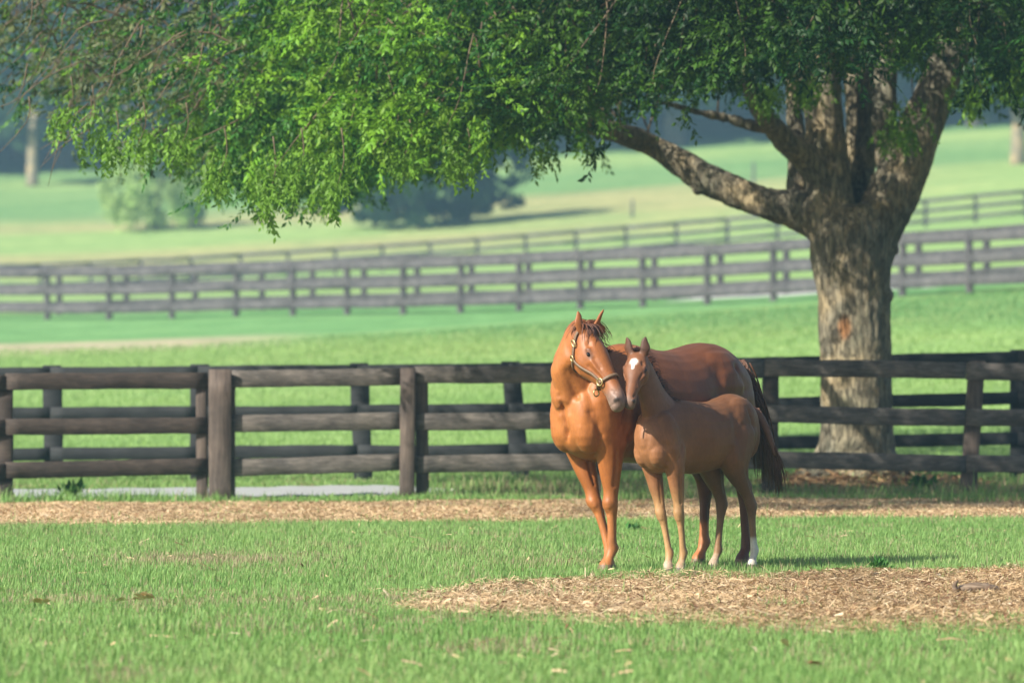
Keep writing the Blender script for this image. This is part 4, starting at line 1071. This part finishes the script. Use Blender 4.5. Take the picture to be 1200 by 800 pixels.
link('tail', m_.build('tail', True), M_ftail, foal)

# ------------------------------------------------------------------ small things on the ground
def weed(px, D, h, n, label, col=(.05, .15, .03)):
    X = (px-600)*D/F; z = gz(X, D); V = []; fs = []; C = []; k = 0
    for i in range(n):
        a = random.uniform(0, 6.28); el = random.uniform(.2, 1.3); L = h*random.uniform(.5, 1); w = L*.22
        d = np.array([math.cos(a)*math.cos(el), math.sin(a)*math.cos(el), math.sin(el)]); s_ = unit(np.cross(d, [0, 0, 1])); b = np.array([X, D, z])+np.array([random.gauss(0, h*.25), random.gauss(0, h*.25), random.uniform(0, h*.3)])
        V += [b, b+d*L*.5+s_*w, b+d*L, b+d*L*.5-s_*w]; fs.append([k, k+1, k+2, k+3]); C += [np.array(col)*random.uniform(.7, 1.4)]*4; k += 4
    o = link('weed', mesh_np('weed', np.array(V)-[X, D, z], [np.array(fs)], np.array(C)), M_grass, loc=(X, D, z)); return tag(o, label, 'weed')
weed(741, 47.2, .10, 26, 'small dark green broadleaf weed in the grass just right of the mare front legs')
weed(1029, 39.6, .12, 30, 'dark green weed at the upper edge of the straw patch right of the foal')
weed(82, 57.0, .20, 40, 'leafy green weed tuft at the foot of the brown fence near the left edge')
weed(1080, 58.9, .22, 70, 'dark green weeds beside the mulch at the right foot of the oak')
weed(905, 58.0, .16, 40, 'low green weeds under the bottom rail, left of the oak')
for px, yb_, D, h_, lab in ((741, 236, 296, .95, 'short grey marker post on the hillside above the mare'), (883, 213, 300, 2.2, 'thin grey pole standing on the hillside left of the oak fork')):
    X = (px-600)*D/F; z = gz(X, D); m_ = MB(); tube(m_, [(0, 0, -.1, .08), (0, 0, h_*.5, .075), (.01, 0, h_, .06)], 10, 2)
    tag(link('marker_post', m_.build('marker_post', True), M_wood3, loc=(X, D, z)), lab, 'post')
def litter(name, px, D, size, matl, label, cat, n=5, group=None):
    X = (px-600)*D/F; z = gz(X, D); mb = MB()
    for i in range(n):
        a = random.uniform(0, 6.28); L = size*random.uniform(.5, 1); c0 = np.array([random.gauss(0, size*.35), random.gauss(0, size*.5), size*random.uniform(.15, .45)])
        d = np.array([math.cos(a), math.sin(a)*.6, random.uniform(-.1, .5)]); s_ = unit(np.cross(d, [random.gauss(0, .5), .3, 1])); w = L*.28; up = np.array([0, 0, w*.7])
        V = [c0-d*L*.5, c0-d*L*.15+s_*w+up, c0+d*L*.2+s_*w*.8+up, c0+d*L*.5, c0+d*L*.2-s_*w*.8+up*.8, c0-d*L*.15-s_*w+up*.8, c0+d*L*.02]
        mb.add(np.array(V), [np.array([[0, 1, 6], [1, 2, 6], [2, 3, 6], [3, 4, 6], [4, 5, 6], [5, 0, 6]])])
    return tag(link(name, mb.build(name), matl, loc=(X, D, z)), label, cat, group)
litter('dry_leaf', 41, 34.3, .11, M_dryleaf, 'curled pale brown dry leaf cluster in the grass near the left edge', 'dry leaf')
litter('dry_leaf', 160, 34.7, .12, M_dryleaf, 'pale crumpled dry leaf on the grass, second from the left edge', 'dry leaf', 6)
litter('dry_leaf', 112, 34.0, .07, M_dryleaf, 'small tan dry leaf lying between the two larger leaf clusters at left', 'dry leaf', 1)
litter('dry_leaf', 303, 33.6, .07, M_dryleaf, 'small brown dry leaf on the grass, left of the straw patch', 'dry leaf', 1)
litter('dry_leaf', 922, 29.8, .10, M_dryleaf, 'orange-tan dry leaf on the front grass below the foal', 'dry leaf', 1)
litter('dry_leaf', 967, 27.7, .09, M_redleaf, 'reddish brown dry leaf at the bottom edge of the picture', 'dry leaf', 1)
litter('bark_chip', 531, 58.2, .10, M_white, 'small white chip on the ground under the brown fence, right of the face board', 'chip', 1)
for i, (px, py) in enumerate(((640, 577), (600, 580))): pass
# broken log piece in the straw
lg = empty('log_piece', (*WX(1146, 35.8), gz(*WX(1146, 35.8))), 'short hollow piece of rotten log lying in the straw at the right edge', 'log')
mb = MB(); c0 = np.array([*WX(1146, 35.8), .045])
tube(mb, [(*(c0+[-.12, -.02, .0]), .035), (*(c0+[-.05, 0, .012]), .048), (*(c0+[.05, .01, .01]), .044), (*(c0+[.13, .03, -.005]), .03)], 12, 3, .7)
me = remesh(mb, 'bark', .006, 2); v = coords(me); v += (fbm(v, 40, 3)[:, None]-.5)*.018; me.vertices.foreach_set('co', v.astype(np.float32).ravel()); me.update()
link('wood', me, M_deadwood, lg)
mb = MB(); tube(mb, [(*(c0+[-.14, -.05, -.02]), .02), (*(c0+[-.15, -.05, .03]), .016), (*(c0+[-.13, -.06, .06]), .006)], 8, 3); link('splinter', mb.build('splinter', True), M_deadwood, lg)

# ------------------------------------------------------------------ light, haze, camera
EL, AZX, AZY = math.radians(35), -.80, -.60
W = bpy.data.worlds.new('World'); S.world = W; W.use_nodes = True
nt = W.node_tree; sky = nt.nodes.new('ShaderNodeTexSky'); sky.sky_type = 'NISHITA'; sky.sun_disc = False
sky.sun_elevation = EL; sky.sun_rotation = math.atan2(AZX, AZY); sky.air_density = 1.0; sky.dust_density = 1.5
bg = nt.nodes['Background']; bg.inputs[1].default_value = .078; nt.links.new(sky.outputs[0], bg.inputs[0])
sl = bpy.data.lights.new('sun', 'SUN'); sl.energy = 5.0; sl.angle = math.radians(.55); sl.color = (1, .94, .83)
so = bpy.data.objects.new('sun', sl); COL.objects.link(so)
sd = Vector((AZX*math.cos(EL), AZY*math.cos(EL), math.sin(EL))); so.rotation_euler = sd.to_track_quat('Z', 'Y').to_euler(); so.location = (-20, 10, 30)

hz_ = MB(); hz_.box((0, 430, 29), (445, 0, 0), (0, 495, 0), (0, 0, 31))
mm = bpy.data.materials.new('haze'); mm.use_nodes = True; nt = mm.node_tree; nt.nodes.clear()
ou = nt.nodes.new('ShaderNodeOutputMaterial'); pv = nt.nodes.new('ShaderNodeVolumePrincipled')
pv.inputs['Density'].default_value = .00066; pv.inputs['Color'].default_value = (.45, .80, 1.0, 1); pv.inputs['Anisotropy'].default_value = .2
nt.links.new(pv.outputs[0], ou.inputs['Volume'])
tag(link('haze', hz_.build('haze'), mm), kind='stuff')

cam = bpy.data.cameras.new('camera'); co = bpy.data.objects.new('camera', cam); COL.objects.link(co); S.camera = co
cam.lens = 200; cam.sensor_width = 36; cam.clip_end = 3000; cam.clip_start = .1
co.location = (0, 0, CH); co.rotation_euler = (PI/2, 0, 0); cam.shift_y = -(400-HZ)/1200
cam.dof.use_dof = True; cam.dof.focus_distance = 39.8; cam.dof.aperture_fstop = 3.1
S.view_settings.view_transform = 'Standard'; S.view_settings.look = 'None'; S.view_settings.exposure = 1.02; S.view_settings.gamma = 1
S.render.engine = 'CYCLES'
